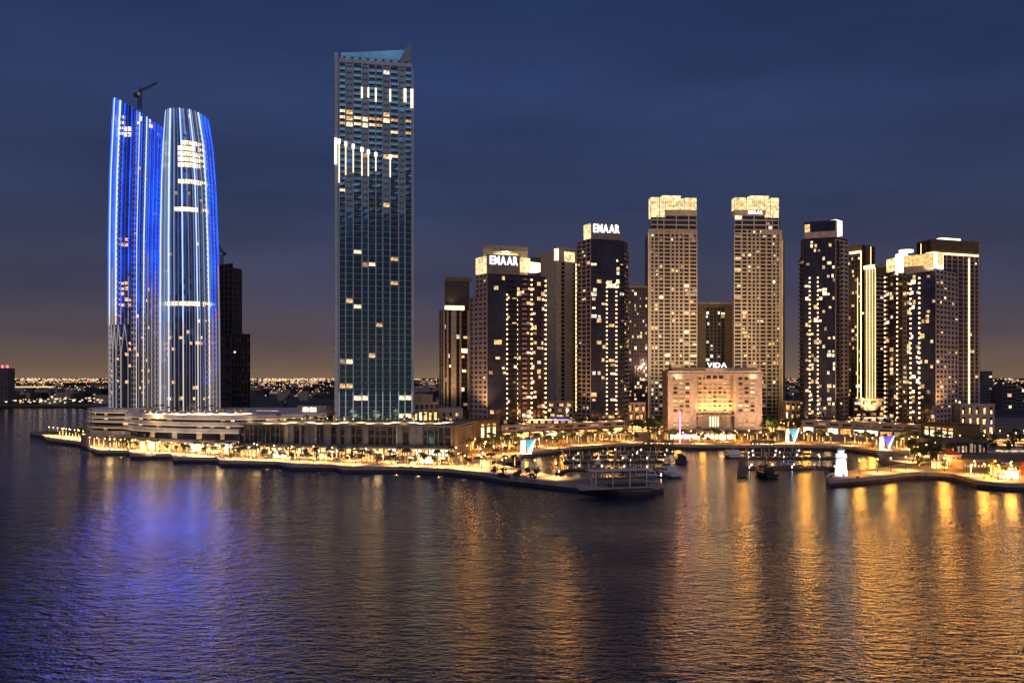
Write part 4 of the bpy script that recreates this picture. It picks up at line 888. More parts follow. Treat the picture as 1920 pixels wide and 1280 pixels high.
simple_block('distant_tower', 'dark distant slab block with pale floor edges', 1862, 1884, 1050, Z(726, 1050), M['dark'], M['black'], 4, 5, .05, pw=.8, sh=.6)
simple_block('distant_tower', 'dark distant block with a pale square frame', 1880, 1905, 980, Z(722, 980), M['grey'], M['black'], 3, 4.5, .12)
simple_block('distant_tower', 'small distant block at the edge with a lit round sign', 1906, 1935, 980, Z(728, 980), M['grey'], M['black'], 3, 4.5, .12)
t = simple_block('distant_tower', 'grey distant tower with red lights on its roof across the water', -14, 15, 1150, Z(690, 1150), M['grey'], M['glass'], 4, 4, .02)
for px_ in (4, 13): part_box(t, 'roof_beacon', frame(C(px_, 1149), C(px_+3, 1149)), 0, 2.4, 0, 2, Z(690, 1150)+.6, Z(686, 1150)+1, M['farr'])
# dim low structures right foreground
simple_block('market_hall', 'grey roofed market hall by the sheltered water beyond the promenade', 1775, 1850, 400, Z(838, 400)+3, M['conc'], M['ldim'], 9, 4, .3, depth=26)
simple_block('waterfront_cafe', 'white fronted cafe with bright lights on the curved promenade', 1776, 1800, 345, 7.5, M['white'], M['shopw'], 3, 4, 1, depth=8)
simple_block('waterfront_cafe', 'low cafe with a row of golden windows along the promenade', 1806, 1862, 335, 6.2, M['stone'], M['shop'], 9, 4, .2, depth=8)
simple_block('waterfront_cafe', 'lit kiosk with orange banner at the frame edge', 1880, 1912, 318, 6.6, M['white'], M['shopw'], 3, 4, 1, depth=8)
t = thing('banner', 'orange cloth banner on a pole by the lit kiosk', 'banner'); p = C(1916, 312); m = MB(); m.box(p.x-1.2, p.y, 3.2, p.x+1.5, p.y+.12, 8, M['red']); m.build('cloth', t); m = MB(); m.tube((p.x-1.3, p.y, 2.5), (p.x-1.3, p.y, 8.6), .08, .08, M['metal']); m.build('pole', t)
t = thing('awning', 'orange peaked awning above the white cafe', 'awning'); p = C(1781, 341); m = MB()
for q in (((-3, -3), (3, -3)), ((3, -3), (3, 3)), ((3, 3), (-3, 3)), ((-3, 3), (-3, -3))): m.poly([(p.x+q[0][0], p.y+q[0][1], 8.3), (p.x+q[1][0], p.y+q[1][1], 8.3), (p.x, p.y, 11)], M['red'])
m.build('canopy', t); m = MB(); m.tube((p.x, p.y-1, 2.5), (p.x, p.y, 10.9), .1, .1, M['metal']); m.build('pole', t)
# ------------------------------------------------------------------ lighthouse
def lighthouse():
    p = C(1577, 313); t = thing('lighthouse', 'small white floodlit lighthouse at the tip of the curved breakwater', 'lighthouse', None, (p.x, p.y, 2.5))
    prof = [(2.45, 0), (2.4, .4), (1.9, 5.6), (1.75, 7.2)]
    def lathe(nm, prof, mat, n=20):
        m = MB(); i0 = 0
        for (r, z) in prof:
            for j in range(n): m.v.append((r*math.cos(2*PI*j/n), r*math.sin(2*PI*j/n), z))
        k = m.mi(mat)
        for a in range(len(prof)-1):
            for j in range(n): m.f.append((a*n+j, a*n+(j+1) % n, (a+1)*n+(j+1) % n, (a+1)*n+j)); m.m.append(k)
        m.f.append(tuple((len(prof)-1)*n+j for j in range(n))); m.m.append(k)
        return m.build(nm, t)
    lathe('tower_shaft', prof, M['canvas']); lathe('gallery', [(1.9, 7.21), (2.3, 7.5), (2.3, 7.8), (2.1, 7.8), (2.05, 8.9), (1.6, 8.9)], M['canvas']); lathe('lantern_room', [(1.3, 8.91), (1.3, 10.2)], M['lcool'], 10)
    lathe('lantern_roof', [(1.6, 10.21), (1.5, 10.4), (.7, 11.2), (.15, 11.5), (.1, 12.8)], M['canvas'], 12); lathe('gallery_ring', [(2.35, 7.0), (2.35, 7.18)], M['metal'])
    m = MB(); m.box(-.5, -2.5, 0, .5, -2.3, 1.9, M['metal']); m.build('door', t)
    return p
lp = lighthouse()
for (dx, dy, nm) in ((-7, -6.5, 'west'), (3.5, -7.5, 'east')):
    floodlight('white floodlight at the lighthouse foot on its %s side' % nm, (lp.x+dx, lp.y+dy, 2.75), (lp.x, lp.y, 8), 12000, (.9, .95, 1), 1.6)
# ------------------------------------------------------------------ sail kiosks
def sail(px, D, s, label, mat2, rz):
    p = C(px, D); t = thing('sail_kiosk', label, 'kiosk', None, (p.x, p.y, 2.5), rz)
    m = MB(); m.poly([(-4*s, 0, .3), (-1.5*s, 1, .3), (-.6*s, 2, 7.6*s), (-4*s, 0, 7.0*s)], M['canvas']); m.build('sail_panel', t)
    m = MB(); m.poly([(-1.4*s, 1, 7.4*s), (0, -1, 1.4), (3.2*s, 0, 7.8*s)], mat2); m.build('sail_panel', t, None, 'coloured triangular sail')
    m = MB(); m.poly([(0, -1.1, 1.3), (1.6*s, .4, .3), (4.4*s, 0, 7.9*s), (3.3*s, 0, 7.8*s)], M['canvas']); m.build('sail_panel', t)
    m = MB(); m.box(-4*s, .9, 0, 2*s, 4, .28, M['white']); m.build('base', t)
    m = MB()
    for q in ((-4*s, 0, 7*s), (3.2*s, 0, 7.8*s)): m.tube((q[0]*.98, .3, .2), q, .12, .08, M['metal'])
    m.build('mast', t)
    spot('beam', t, (0, -8, 1), (0, 1, 4), 9000, (1, .97, .9), 1.6)
sail(990, 400, 1.0, 'white and teal lit sail kiosk at the corner of the marina quay', M['teal'], 0)
sail(1486, 470, 1.15, 'white and blue sail kiosk on the quay in front of the far arcade', M['blue_c'] if 'blue_c' in M else M['teal'], .2)
sail(1663, 425, 1.0, 'white sail kiosk with an indigo panel at the marina bend', pm('indigo_canvas', (.10, .08, .5), .6), -.1)
# ------------------------------------------------------------------ trees
def palm_mesh(rr):
    h = rr.uniform(7, 9); tr = MB(); tr.tube((0, 0, 0), (0, 0, h), .28, .18, M['trunk'], 6); tr.tube((0, 0, h-.9), (0, 0, h+.2), .34, .3, M['trunk'], 6)
    cr = MB(); n = 18
    for k in range(n):
        a = 2*PI*k/n+rr.uniform(-.15, .15); up = rr.uniform(.2, 1.1); L = rr.uniform(2.6, 3.4); pts = []
        for j in range(5):
            s = j/4; r = L*s*(1-.12*s); pts.append(Vector((math.cos(a)*r, math.sin(a)*r, h+up*2.2*s-(1.2+up*2.4)*s*s)))
        side = Vector((-math.sin(a), math.cos(a), 0))
        for j in range(4):
            w0 = (.28, .5, .5, .36, .05)[j]; w1 = (.28, .5, .5, .36, .05)[j+1]; dz = Vector((0, 0, -.22))
            for sg in (1, -1): cr.poly([pts[j], pts[j+1], pts[j+1]+side*w1*sg+dz, pts[j]+side*w0*sg+dz], M['leaf2'] if k % 3 else M['leaf'])
    wr = MB(); n_ = 26
    for k in range(n_):
        a0, a1 = k*1.25, (k+1)*1.25; z0_, z1_ = .3+k*(h*.62)/n_, .3+(k+1)*(h*.62)/n_
        wr.tube((.31*math.cos(a0), .31*math.sin(a0), z0_), (.31*math.cos(a1), .31*math.sin(a1), z1_), .09, .09, M['wrap'], 3)
    return tr.mesh('trunk'), cr.mesh('crown'), wr.mesh('light_wrap')
def tree_mesh(rr):
    tr = MB(); tr.tube((0, 0, 0), (.1, 0, 2.6), .2, .14, M['trunk'], 6)
    for k in range(4): a = k*1.6+rr.random(); tr.tube((.1, 0, 2.3), (1.1*math.cos(a), 1.1*math.sin(a), 3.9), .1, .05, M['trunk'], 4)
    cr = MB(); cl = [(Vector((rr.gauss(0, .95), rr.gauss(0, .95), 4.0+rr.gauss(0, .65))), rr.uniform(.6, 1.1)) for _ in range(11)]
    for c_, r in cl:
        mt = M['leaf'] if rr.random() < .6 else M['leaf2']
        for _ in range(34):
            d = Vector((rr.gauss(0, 1), rr.gauss(0, 1), rr.gauss(0, 1))).normalized()*r*rr.uniform(.5, 1.05); p = c_+d
            u = Vector((rr.gauss(0, 1), rr.gauss(0, 1), rr.gauss(0, 1))).normalized()*.28; v = u.cross(d).normalized()*.24
            cr.poly([p-u, p+v, p+u, p-v], mt)
    return tr.mesh('trunk'), cr.mesh('crown')
rt = random.Random(11); PALMS = [palm_mesh(rt) for _ in range(4)]; TREES = [tree_mesh(rt) for _ in range(5)]
NT = [0]; lantern_later = []
def where(p):
    px = CX+p.x*F/p.y
    for lim, nm in ((235, 'below the stepped pavilion'), (300, 'below the pointed curved tower'), (360, 'below the level curved tower'), (450, 'at the end of the banded podium'), (540, 'below the first louvres'), (630, 'west of the slab tower'),
                    (700, 'under the slab tower'), (790, 'just east of the slab tower'), (860, 'below the ribbed tower'), (930, 'by the dark corner block'), (990, 'by the teal sail kiosk'), (1040, 'below the large white letters'), (1085, 'below the pale stone tower'),
                    (1130, 'below the narrow lettered tower'), (1185, 'at the arcade end'), (1250, 'before the first grid tower'), (1310, 'before the hotel west wing'), (1375, 'before the hotel centre'), (1430, 'before the hotel east wing'),
                    (1480, 'beside the blue sail kiosk'), (1530, 'before the dark glass tower'), (1590, 'before the arcade middle'), (1650, 'by the indigo sail kiosk'), (1700, 'below the gold crowned tower'), (1740, 'in the grove'), (1790, 'below the bronze tower'), (1850, 'by the cafes')):
        if px < lim: return nm
    return 'near the frame edge kiosk'
def plant(p, z, kind, label, group, sc=None, wrapp=.75):
    label = label.replace('{kind}', 'palm' if kind == 'palm' else 'leafy tree')
    if '{where}' in label: label = label.replace('{where}', where(p))
    me = rt.choice(PALMS if kind == 'palm' else TREES); s = sc or rt.uniform(.8, 1.2)
    o = ob('palm_tree' if kind == 'palm' else 'leafy_tree', me[0], None, (p.x, p.y, z), rt.uniform(0, 6), (s, s, s)); tag(o, label, 'tree', group)
    ob('crown', me[1], o); NT[0] += 1
    if kind == 'palm' and wrapp and rt.random() < wrapp: ob('light_wrap', me[2], o)
# street lamps
lampd = bpy.data.lights.new('lamp_light', 'SPOT'); lampd.spot_size = math.radians(146); lampd.spot_blend = .5; lampd.energy = 13000; lampd.color = (1, .56, .20); lampd.shadow_soft_size = .35
lampw = bpy.data.lights.new('lamp_light_open', 'POINT'); lampw.energy = 800; lampw.color = (1, .58, .22); lampw.shadow_soft_size = 1.6
lampo = bpy.data.lights.new('lamp_light_amber', 'POINT'); lampo.energy = 4200; lampo.color = (1, .40, .05); lampo.shadow_soft_size = 1.8
m = MB(); m.tube((0, 0, 0), (0, 0, 4.6), .10, .06, M['metal'], 6); m.tube((0, 0, 0), (0, 0, .5), .2, .16, M['metal'], 6); POLE = m.mesh('pole')
m = MB(); m.tube((0, 0, 5.2), (0, 0, 5.3), .5, .3, M['metal'], 8); m.tube((0, 0, 4.55), (0, 0, 4.65), .2, .3, M['metal'], 8); HEAD = m.mesh('lamp_head')
def ballmesh(mat):
    m = MB(); n = 6; R0 = .36
    rings = [(.05, -.35), (.30, -.2), (.36, 0), (.30, .2), (.05, .35)]; k = m.mi(mat)
    for r_, z_ in rings:
        for j in range(n): m.v.append((r_*math.cos(2*PI*j/n), r_*math.sin(2*PI*j/n), 5.65+z_))
    for a in range(4):
        for j in range(n): m.f.append((a*n+j, a*n+(j+1) % n, (a+1)*n+(j+1) % n, (a+1)*n+j)); m.m.append(k)
    return m.mesh('globe')
GL, GLW = ballmesh(M['globe']), ballmesh(M['globew'])
def lamp(p, z, label, group, white=False, sc=1, amber=False):
    if '{where}' in label: label = label.replace('{where}', where(p))
    o = ob('street_lamp', POLE, None, (p.x, p.y, z), 0, (sc, sc, sc)); tag(o, label, 'street lamp', group); ob('lamp_head', HEAD, o); ob('globe', GLW if white else GL, o)
    l = bpy.data.objects.new('lamp_light', lampo if amber else lampw if white else lampd); COL.objects.link(l); l.parent = o; l.location = (0, 0, 4.3)
def along(pts, step, off, jit=0, start=0):
    out_ = []; acc = start
    for a, b in zip(pts, pts[1:]):
        L = (b-a).length; u = (b-a)/L; n = Vector((-u.y, u.x))
        while acc < L: out_.append(a+u*acc+n*(off+rt.uniform(-jit, jit))); acc += step*(1+rt.uniform(-.2, .2)*(jit > 0))
        acc -= L
    return out_
def seg(i0, i1): return shore[i0:i1+1]
def idx(px, py): return SHORE.index((px, py))
west = [W(184, 853), W(245, 856), W(325, 863), W(411, 871), W(530, 877), W(640, 883), W(755, 886), W(840, 890), W(900, 897)]
# west promenade
for k, p in enumerate(along(west, 9.5, 7, .6)): lamp(p, 2.5, 'globe lamp on the west promenade edge {where}', 'west promenade lamps', k % 9 == 0)
for k, p in enumerate(along(west, 11, 22, 3)): lamp(p, 2.5, 'globe lamp before the west shopfronts {where}', 'west shopfront lamps', k % 6 == 3)
for off, nm in ((11, 'nearest the water'), (16, 'in the middle row'), (21, 'nearest the shops')):
    for p in along(west, 6.5, off, 1.6): plant(p, 2.5, 'palm' if rt.random() < .55 else 'tree', '{kind} %s on the west promenade {where}' % nm, 'west promenade trees', rt.uniform(.6, .9))
for p in along(west, 12, 27, 3): plant(p, 2.5, 'palm' if rt.random() < .6 else 'tree', '{kind} close to the west shopfronts {where}', 'west shopfront trees', rt.uniform(.7, .95))
# promontory tip
tip = [W(90, 827), W(150, 834), W(178, 848)]
for p in along(tip, 12, 9, 1): lamp(p, 2.5, 'globe street lamp near the promontory tip', 'promontory lamps')
for p in along([C(135, 505), C(160, 480), C(200, 430), C(240, 420)], 9, 4, 3): plant(p, 2.5, 'tree', 'small tree near the promontory tip', 'promontory trees')
for k in range(12):
    p = C(92+k*8, 532-k*5); lamp(p, 2.5, 'globe street lamp behind the promontory tip', 'promontory back lamps')
for k in range(14): p = C(112+k*6, 526-k*5+rt.uniform(-6, 6)); (lantern_later.append(p))
# breakwater west arm
arm = [W(850, 886), W(900, 890), W(950, 897), W(1000, 903), W(1040, 910)]
for p in along(arm, 14, 4, .5): lamp(p, 2.5, 'globe street lamp on the west breakwater arm', 'west breakwater lamps')
for k in range(16): p = W(rt.uniform(925, 1010), 0+rt.uniform(888, 904), 2.5); plant(p, 2.5, 'tree', 'dark round tree in the breakwater garden {where}', 'breakwater garden trees', rt.uniform(.45, .65))
# marina quay: ring
ring = [W(918, 874), W(977, 861), W(1010, 853), W(1078, 845), W(1160, 839), W(1207, 838), W(1290, 840), W(1400, 841), W(1500, 840), W(1560, 842), W(1600, 845), W(1645, 852)]
for k, p in enumerate(along(ring, 12, 5, .5)): lamp(p, 2.5, 'globe lamp on the marina quay edge {where}', 'marina quay lamps', k % 5 == 0, 1, k % 3 == 1)
for k, p in enumerate(along(ring, 13, 20, 4)): lamp(p, 2.5, 'globe street lamp among the marina palms {where}', 'marina garden lamps', k % 4 == 0, 1, k % 2 == 1)
for k, p in enumerate(along(ring[1:], 16, 36, 5)): lamp(p, 2.5, 'globe street lamp before the arcades {where}', 'arcade front lamps', k % 4 == 0, 1, k % 2 == 1)
for off, st, nm in ((10, 7, 'first row'), (17, 7, 'second row'), (25, 7.5, 'third row'), (33, 8, 'fourth row'), (44, 9, 'back row')):
    for p in along(ring[1:], st, off, 2): plant(p, 2.5, 'palm' if rt.random() < .72 else 'tree', '{kind} in the %s from the marina quay {where}' % nm, 'marina palms', rt.uniform(.65, 1))
for k in range(34):
    p = C(rt.uniform(1180, 1255), rt.uniform(555, 640)); plant(p, 2.5, 'tree', 'bushy tree in the garden west of the hotel', 'hotel west garden trees', rt.uniform(1, 1.6))
for k in range(30):
    p = C(rt.uniform(1430, 1500), rt.uniform(555, 640)); plant(p, 2.5, 'tree', 'bushy tree in the garden east of the hotel', 'hotel east garden trees', rt.uniform(1, 1.6))
for k in range(12):
    p = C(1185+k*6.2 if k < 10 else 1250, 575+(k % 3)*22); lamp(p, 2.5, 'garden lamp west of the hotel', 'hotel west garden lamps')
for k in range(12):
    p = C(1434+k*6, 575+(k % 3)*22); lamp(p, 2.5, 'garden lamp east of the hotel', 'hotel east garden lamps')
# roof terraces
for k in range(22):
    p = C(455+k*17+rt.uniform(-4, 4), 414+rt.uniform(0, 9)); plant(p, 17.8, 'tree' if rt.random() < .6 else 'palm', 'small {kind} on the louvred podium roof {where}', 'podium roof trees', rt.uniform(.45, .7))
for k in range(24):
    p = C(470+k*16, 411+(k % 2)*9); lamp(p, 17.8, 'low lamp on the louvred podium roof {where}', 'podium roof lamps', k % 3 == 0, .4)
for k in range(17):
    p = C(270+k*11.5, 426+rt.uniform(0, 14)); plant(p, 22, 'palm', 'small palm on the white banded podium roof {where}', 'banded podium palms', rt.uniform(.42, .6), 0)
for k in range(18):
    p = C(272+k*11.2, 420+(k % 2)*10); lamp(p, 22, 'low lamp on the white banded podium roof {where}', 'banded podium lamps', k % 4 == 0, .35)
for k in range(14):
    p = C(960+k*15, 512+k*3.2); plant(p, Z0, 'tree', 'small tree on the west arcade roof {where}', 'west arcade roof trees', rt.uniform(.5, .7))
    if k % 2: lamp(C(966+k*15, 512+k*3.2), Z0, 'low lamp on the west arcade roof {where}', 'west arcade roof lamps', False, .5)
for k in range(14):
    p = C(1515+k*14.5, 568-k*4.0); plant(p, Z0, 'tree', 'small tree on the east arcade roof {where}', 'east arcade roof trees', rt.uniform(.5, .7))
    if k % 2: lamp(C(1520+k*14.5, 568-k*4.0), Z0, 'low lamp on the east arcade roof {where}', 'east arcade roof lamps', False, .5)
# east promenade
east = [W(1600, 905), W(1653, 901), W(1720, 894), W(1790, 898), W(1832, 911), W(1885, 916), W(1960, 916)]
for k, p in enumerate(along(east, 10, 5, .5)): lamp(p, 2.5, 'globe street lamp on the east promenade edge {where}', 'east promenade lamps', k % 5 == 0, 1, k % 2 == 1)
for k, p in enumerate(along(east[2:], 11, 20, 3)): lamp(p, 2.5, 'globe street lamp before the east cafes {where}', 'east cafe lamps', k % 3 == 0, 1, k % 2 == 1)
for off in (12, 20, 29):
    for p in along(east[2:], 8, off, 3): plant(p, 2.5, 'palm' if rt.random() < .6 else 'tree', '{kind} on the east promenade {where}', 'east promenade trees', rt.uniform(.6, .9))
for k in range(40):
    p = C(rt.uniform(1700, 1765), rt.uniform(360, 480)); plant(p, 2.5, 'tree' if rt.random() < .6 else 'palm', 'dark {kind} of the dense grove at the marina bend, {where}', 'grove trees', rt.uniform(.8, 1.2), 0)
for k in range(10):
    p = C(1705+(k % 5)*16, 365+k*13); lamp(p, 2.5, 'lamp inside the grove at the marina bend', 'grove lamps')
for k in range(34):
    p = C(rt.uniform(1770, 1935), rt.uniform(380, 520)); plant(p, 2.5, 'tree', 'dim {kind} of the far east park {where}', 'east park trees', rt.uniform(.8, 1.1), 0)
for k in range(9):
    p = C(1800+k*15, 455+(k % 3)*20); lamp(p, 2.5, 'lamp in the far east park', 'east park lamps')
# lamp pole with pink light
t = thing('lit_mast', 'tall slim mast glowing pink on the quay before the hotel', 'mast'); p = C(1275, 468); m = MB(); m.tube((p.x, p.y, 2.5), (p.x, p.y, 22), .35, .2, M['pink'], 6); m.build('light_tube', t); m = MB(); m.tube((p.x, p.y, 22), (p.x, p.y, 23.4), .15, .05, M['metal'], 6); m.build('finial', t)
# event stage
t = thing('event_stage', 'low event stage washed in white and pink light before the hotel', 'stage'); f_ = frame(C(1262, 480), C(1385, 480)); L = 40.7
m = MB(); m.fb(f_, 0, L, -8, 0, 2.52, 3.6, M['cream']); m.build('platform', t); m = MB(); m.fb(f_, 0, L, -8.5, -8, 2.52, 6.2, M['shopw']); m.build('back_screen', t)
part_box(t, 'light_panel', f_, 8, 15, -7.9, -7.6, 3.7, 6.4, M['pink']); part_box(t, 'light_panel', f_, 11, 17, -7.5, -7.2, 3.7, 6.0, M['crownw'])
for k_ in range(8): part_box(t, 'truss_leg', f_, k_*5.6+.2, k_*5.6+.5, -.9, -.6, 3.61, 6.0, M['metal'])
# ------------------------------------------------------------------ marina
def pontoon(label, a, b, wd=2.2, fingers=0, flen=9, side=1, lights=True):
    t = thing('pontoon', label, 'pontoon', 'floating pontoons'); fr = frame(a, b); L = (b-a).length
    m = MB(); m.fb(fr, 0, L, -wd/2, wd/2, .15, .7, M['wood']); m.build('deck', t); m = MB(); m.fb(fr, .1, L-.1, -wd/2+.2, wd/2-.2, -.6, .14, M['dark']); m.build('float', t)
    for i in range(fingers):
        s = (i+.5)*L/fingers; m = MB(); m.fb(fr, s-.5, s+.5, wd/2+.02 if side > 0 else -wd/2-.02-flen, wd/2+.02+flen if side > 0 else -wd/2-.02, .15, .62, M['wood']); m.build('finger', t)
        P_ = fr[0]+fr[1]*(s+.8)+fr[2]*((wd/2+flen) if side > 0 else -(wd/2+flen)); m = MB(); m.tube((P_.x, P_.y, -2), (P_.x, P_.y, 2.6), .2, .18, M['white'], 6); m.build('pile', t)
        if i % 3 == 1: m = MB(); m.box(P_.x-.9, P_.y-.2, .63, P_.x-.5, P_.y+.2, 1.5, M['dotw']); m.build('bollard_light', t)
    n = max(2, int(L/7)); pile = MB()
    for i in range(n):
        s = i*L/(n-1) if n > 1 else 0; P = fr[0]+fr[1]*min(max(s, .4), L-.4)+fr[2]*(wd/2+.35)
        m = MB(); m.tube((P.x, P.y, -2), (P.x, P.y, 3.0+R.random()), .22, .2, M['white'] if i % 2 else M['dark'], 6); m.build('pile', t)
        if lights and i % 2 == 0:
            Q = P-fr[2]*.7; m = MB(); m.box(Q.x-.2, Q.y-.2, .71, Q.x+.2, Q.y+.2, 1.7, M['dotw']); m.build('bollard_light', t)
    return t
pontoon('outer floating pontoon with bollard lights nearest the west breakwater', W(1062, 881), W(1236, 884), fingers=12, side=-1)
pontoon('second floating pontoon in from the west breakwater', W(1056, 867), W(1245, 866), fingers=12, side=-1)
pontoon('third floating pontoon in the west berths', W(1060, 857), W(1248, 856), fingers=10, side=-1)
pontoon('innermost floating pontoon of the west berths beside the quay', W(1130, 849), W(1262, 850), fingers=8, side=-1)
pontoon('short cross pontoon at the outer end of the west berths', W(1236, 895), W(1252, 872))
pontoon('short angled pontoon at the inner corner of the west berths', W(1044, 888), W(1070, 880))
pontoon('outer floating pontoon of the east berths', W(1403, 880), W(1565, 879), fingers=12, side=-1)
pontoon('middle floating pontoon of the east berths', W(1402, 860), W(1570, 860), fingers=12, side=-1)
pontoon('inner floating pontoon of the east berths', W(1402, 852), W(1520, 851), fingers=8, side=-1)
pontoon('broad long pontoon pointing out from the east berths', W(1391.5, 895), W(1394, 850), wd=4.2, lights=False)
pontoon('gangway pontoon by the lighthouse', W(1549, 888), W(1569, 868), wd=1.6, lights=False)
t = thing('gangway', 'dark steel gangway and gate frame down to the west berths', 'gangway'); p = W(1053, 852); q_ = W(1060, 866); m = MB(); m.tube((p.x, p.y, 2.7), (q_.x, q_.y, .9), .5, .5, M['metal'], 4); m.build('ramp', t); m = MB()
for dx in (-1.5, 1.5): m.tube((p.x+dx, p.y, 2.3), (p.x+dx, p.y, 6), .12, .12, M['metal'], 4)
m.tube((p.x-1.5, p.y, 6), (p.x+1.5, p.y, 6), .12, .12, M['metal'], 4); m.build('gate_frame', t)
def boat(label, px, py, L, Bm, rz, hm, fly=True, cat='boat', lit=False):
    p = W(px, py); t = thing('motor_yacht' if L > 12 else 'motor_boat', label, cat, None, (p.x, p.y, 0), rz)
    # hull lofted along +y (bow at +y)
    secs = []; n = 9
    for i in range(n):
        s = i/(n-1); y = -L/2+L*s; hw = Bm/2*(1-max(0, (s-.45)/.55)**2.2)*(.92 if s == 0 else 1); sh = .12*L*(.75+.45*s*s); kl = -.3
        secs.append([(-hw, y, sh), (-hw*.86, y, sh*.45), (-hw*.55, y, kl), (hw*.55, y, kl), (hw*.86, y, sh*.45), (hw, y, sh)])
    m = MB(); k = m.mi(hm)
    for s in secs: m.v += s
    for i in range(n-1):
        for j in range(5): m.f.append((i*6+j, i*6+j+1, (i+1)*6+j+1, (i+1)*6+j)); m.m.append(k)
        m.f.append((i*6+5, i*6, (i+1)*6, (i+1)*6+5)); m.m.append(k)
    m.f.append(tuple(range(6))); m.m.append(k); m.build('hull', t)
    sh = .12*L*.85; b = Bm
    def tap(nm, y0, y1, z0, z1, w0, w1, mat, rake=.25):
        m = MB(); m.hexa([(-w0/2, y0, z0), (w0/2, y0, z0), (w0/2, y1, z0), (-w0/2, y1, z0), (-w1/2, y0+(z1-z0)*.1, z1), (w1/2, y0+(z1-z0)*.1, z1), (w1/2, y1-(z1-z0)*rake*4, z1), (-w1/2, y1-(z1-z0)*rake*4, z1)], mat); return m.build(nm, t)
    tap('cabin', -L*.30, L*.22, sh, sh+1.5, b*.8, b*.7, hm); tap('cabin_window', -L*.29, L*.235, sh+.55, sh+1.2, b*.82, b*.76, M['lwarm'] if lit else M['glass'])
    if fly:
        tap('flybridge', -L*.27, L*.08, sh+1.52, sh+2.3, b*.7, b*.62, hm); tap('windscreen', 0, L*.08, sh+2.32, sh+2.9, b*.5, b*.45, M['glass'])
        m = MB(); m.tube((0, -L*.15, sh+2.3), (0, -L*.2, sh+4.6), .1, .05, hm, 5); m.tube((-1.2, -L*.2, sh+3.6), (1.2, -L*.2, sh+3.6), .06, .06, hm, 4); m.build('radar_mast', t)
    m = MB(); m.box(-b*.42, -L/2-.9, .3, b*.42, -L/2-.02, .5, M['wood']); m.build('swim_platform', t)
    m = MB()
    for sg in (-1, 1):
        for k_ in range(5): y = L*(.0+.1*k_); m.tube((sg*b*.42*(1-k_*.12), y, sh+.1), (sg*b*.42*(1-k_*.12), y, sh+1), .03, .03, M['white'], 4)
    m.build('rail', t); return t
boat('white motor yacht moored stern out at the west berths', 1250, 890, 19, 6.6, .25, M['hull'])
boat('dark motor yacht beside the white yacht', 1275, 866, 14, 6, 0, M['navy'])
boat('white boxy cruiser moored near the hotel steps', 1372, 856, 15, 9, .05, M['hull'])
boat('black motor yacht at the outer east pontoon', 1433, 891, 17, 6.2, .1, M['navy'])
boat('small grey launch at the angled pontoon of the west berths', 1218, 893, 9, 3, 1.2, M['hull'], False)
boat('small white launch between the east pontoons', 1480, 872, 9, 3, .9, M['hull'], False)
boat('small dark launch tied by the lighthouse gangway', 1560, 884, 8, 2.8, -.8, M['navy'], False)
boat('long white charter boat with lights at the far east water', 1893, 857, 26, 6, PI/2, M['hull'], True, 'boat', True)
boat('small white boat at the middle west pontoon', 1120, 871, 9, 3, .1, M['hull'], False)
boat('small white boat at the third west pontoon', 1172, 861, 9, 3, -.1, M['hull'], False)
# dark hangar like sheds
def pergola():
    t = thing('viewing_pavilion', 'flat roofed white pavilion on slim posts at the end of the west breakwater', 'pavilion'); z = 2.5
    a, b = W(1105, 918, 2.5), W(1222, 914, 2.5); fr = frame(a, b); L = (b-a).length
    m = MB(); m.fb(fr, -4, L+2, -5, 2, 2.75, 3.3, M['coping']); m.build('deck', t)
    m = MB(); m.fb(fr, 0, L, -4.2, 1.0, 8.9, 9.2, M['white']); m.build('roof', t)
    m = MB(); m.fb(fr, L*.1, L, -4.0, .8, 5.9, 6.1, M['conc']); m.build('lower_roof', t)
    for k_ in range(4):
        for d in (-3.8, .6): part_box(t, 'post', fr, 2+(L-4.4)*k_/3, 2.3+(L-4.4)*k_/3, d, d+.3, 3.31, 8.89, M['white'])
    m = MB(); m.fb(fr, L*.3, L*.95, -3.5, .2, 3.31, 4.2, M['dark']); m.build('bench', t)
pergola()
# shade sheds by the water: dark roofs
for (px0, px1, D_, nm) in ((1208, 1262, 462, 'between the west berths and the quay'), (1408, 1450, 458, 'at the head of the east berths')):
    t = thing('boat_shed', 'dark roofed boat shed on piles '+nm, 'shed'); f_ = frame(C(px0, D_), C(px1, D_-4)); L = (px1-px0)*D_/F
    m = MB(); P = lambda s, d, z: tuple((f_[0]+f_[1]*s+f_[2]*d).to_3d()+Vector((0, 0, z)))
    m.hexa([P(0, 6, 3.9), P(L, 6, 3.9), P(L, -4, 4.6), P(0, -4, 4.6), P(0, 6, 4.2), P(L, 6, 4.2), P(L, -4, 4.9), P(0, -4, 4.9)], M['metal']); m.build('roof', t)
    for k_ in range(7):
        for d in (-3, 5): part_box(t, 'post', f_, k_*(L-.6)/6, k_*(L-.6)/6+.3, d, d+.3, -1, 3.9+(5-d)*.07, M['dark'])
    m = MB(); m.fb(f_, 0, L, -4, 6, .3, .8, M['wood']); m.build('deck', t)
    for k_ in range(5): part_box(t, 'lamp', f_, 1+k_*L/5, 1.4+k_*L/5, 5.2, 5.5, 3.2, 3.6, M['dotw'])
# promenade railing along the breakwater
t = thing('promenade_railing', 'pale railing along the water edge of the west breakwater', 'railing'); m = MB(); ln = [W(850, 888), W(900, 895), W(954, 905), W(1000, 910)]
for p in along(ln, 2.2, 1.2): m.tube((p.x, p.y, 2.76), (p.x, p.y, 3.7), .06, .06, M['white'], 4)
m.build('post_row', t, 'stuff'); m = MB()
for a, b in zip(ln, ln[1:]):
    u = (b-a).normalized(); n = Vector((-u.y, u.x))*1.2; m.tube((a.x+n.x, a.y+n.y, 3.7), (b.x+n.x, b.y+n.y, 3.7), .05, .05, M['white'], 4)
m.build('handrail', t)
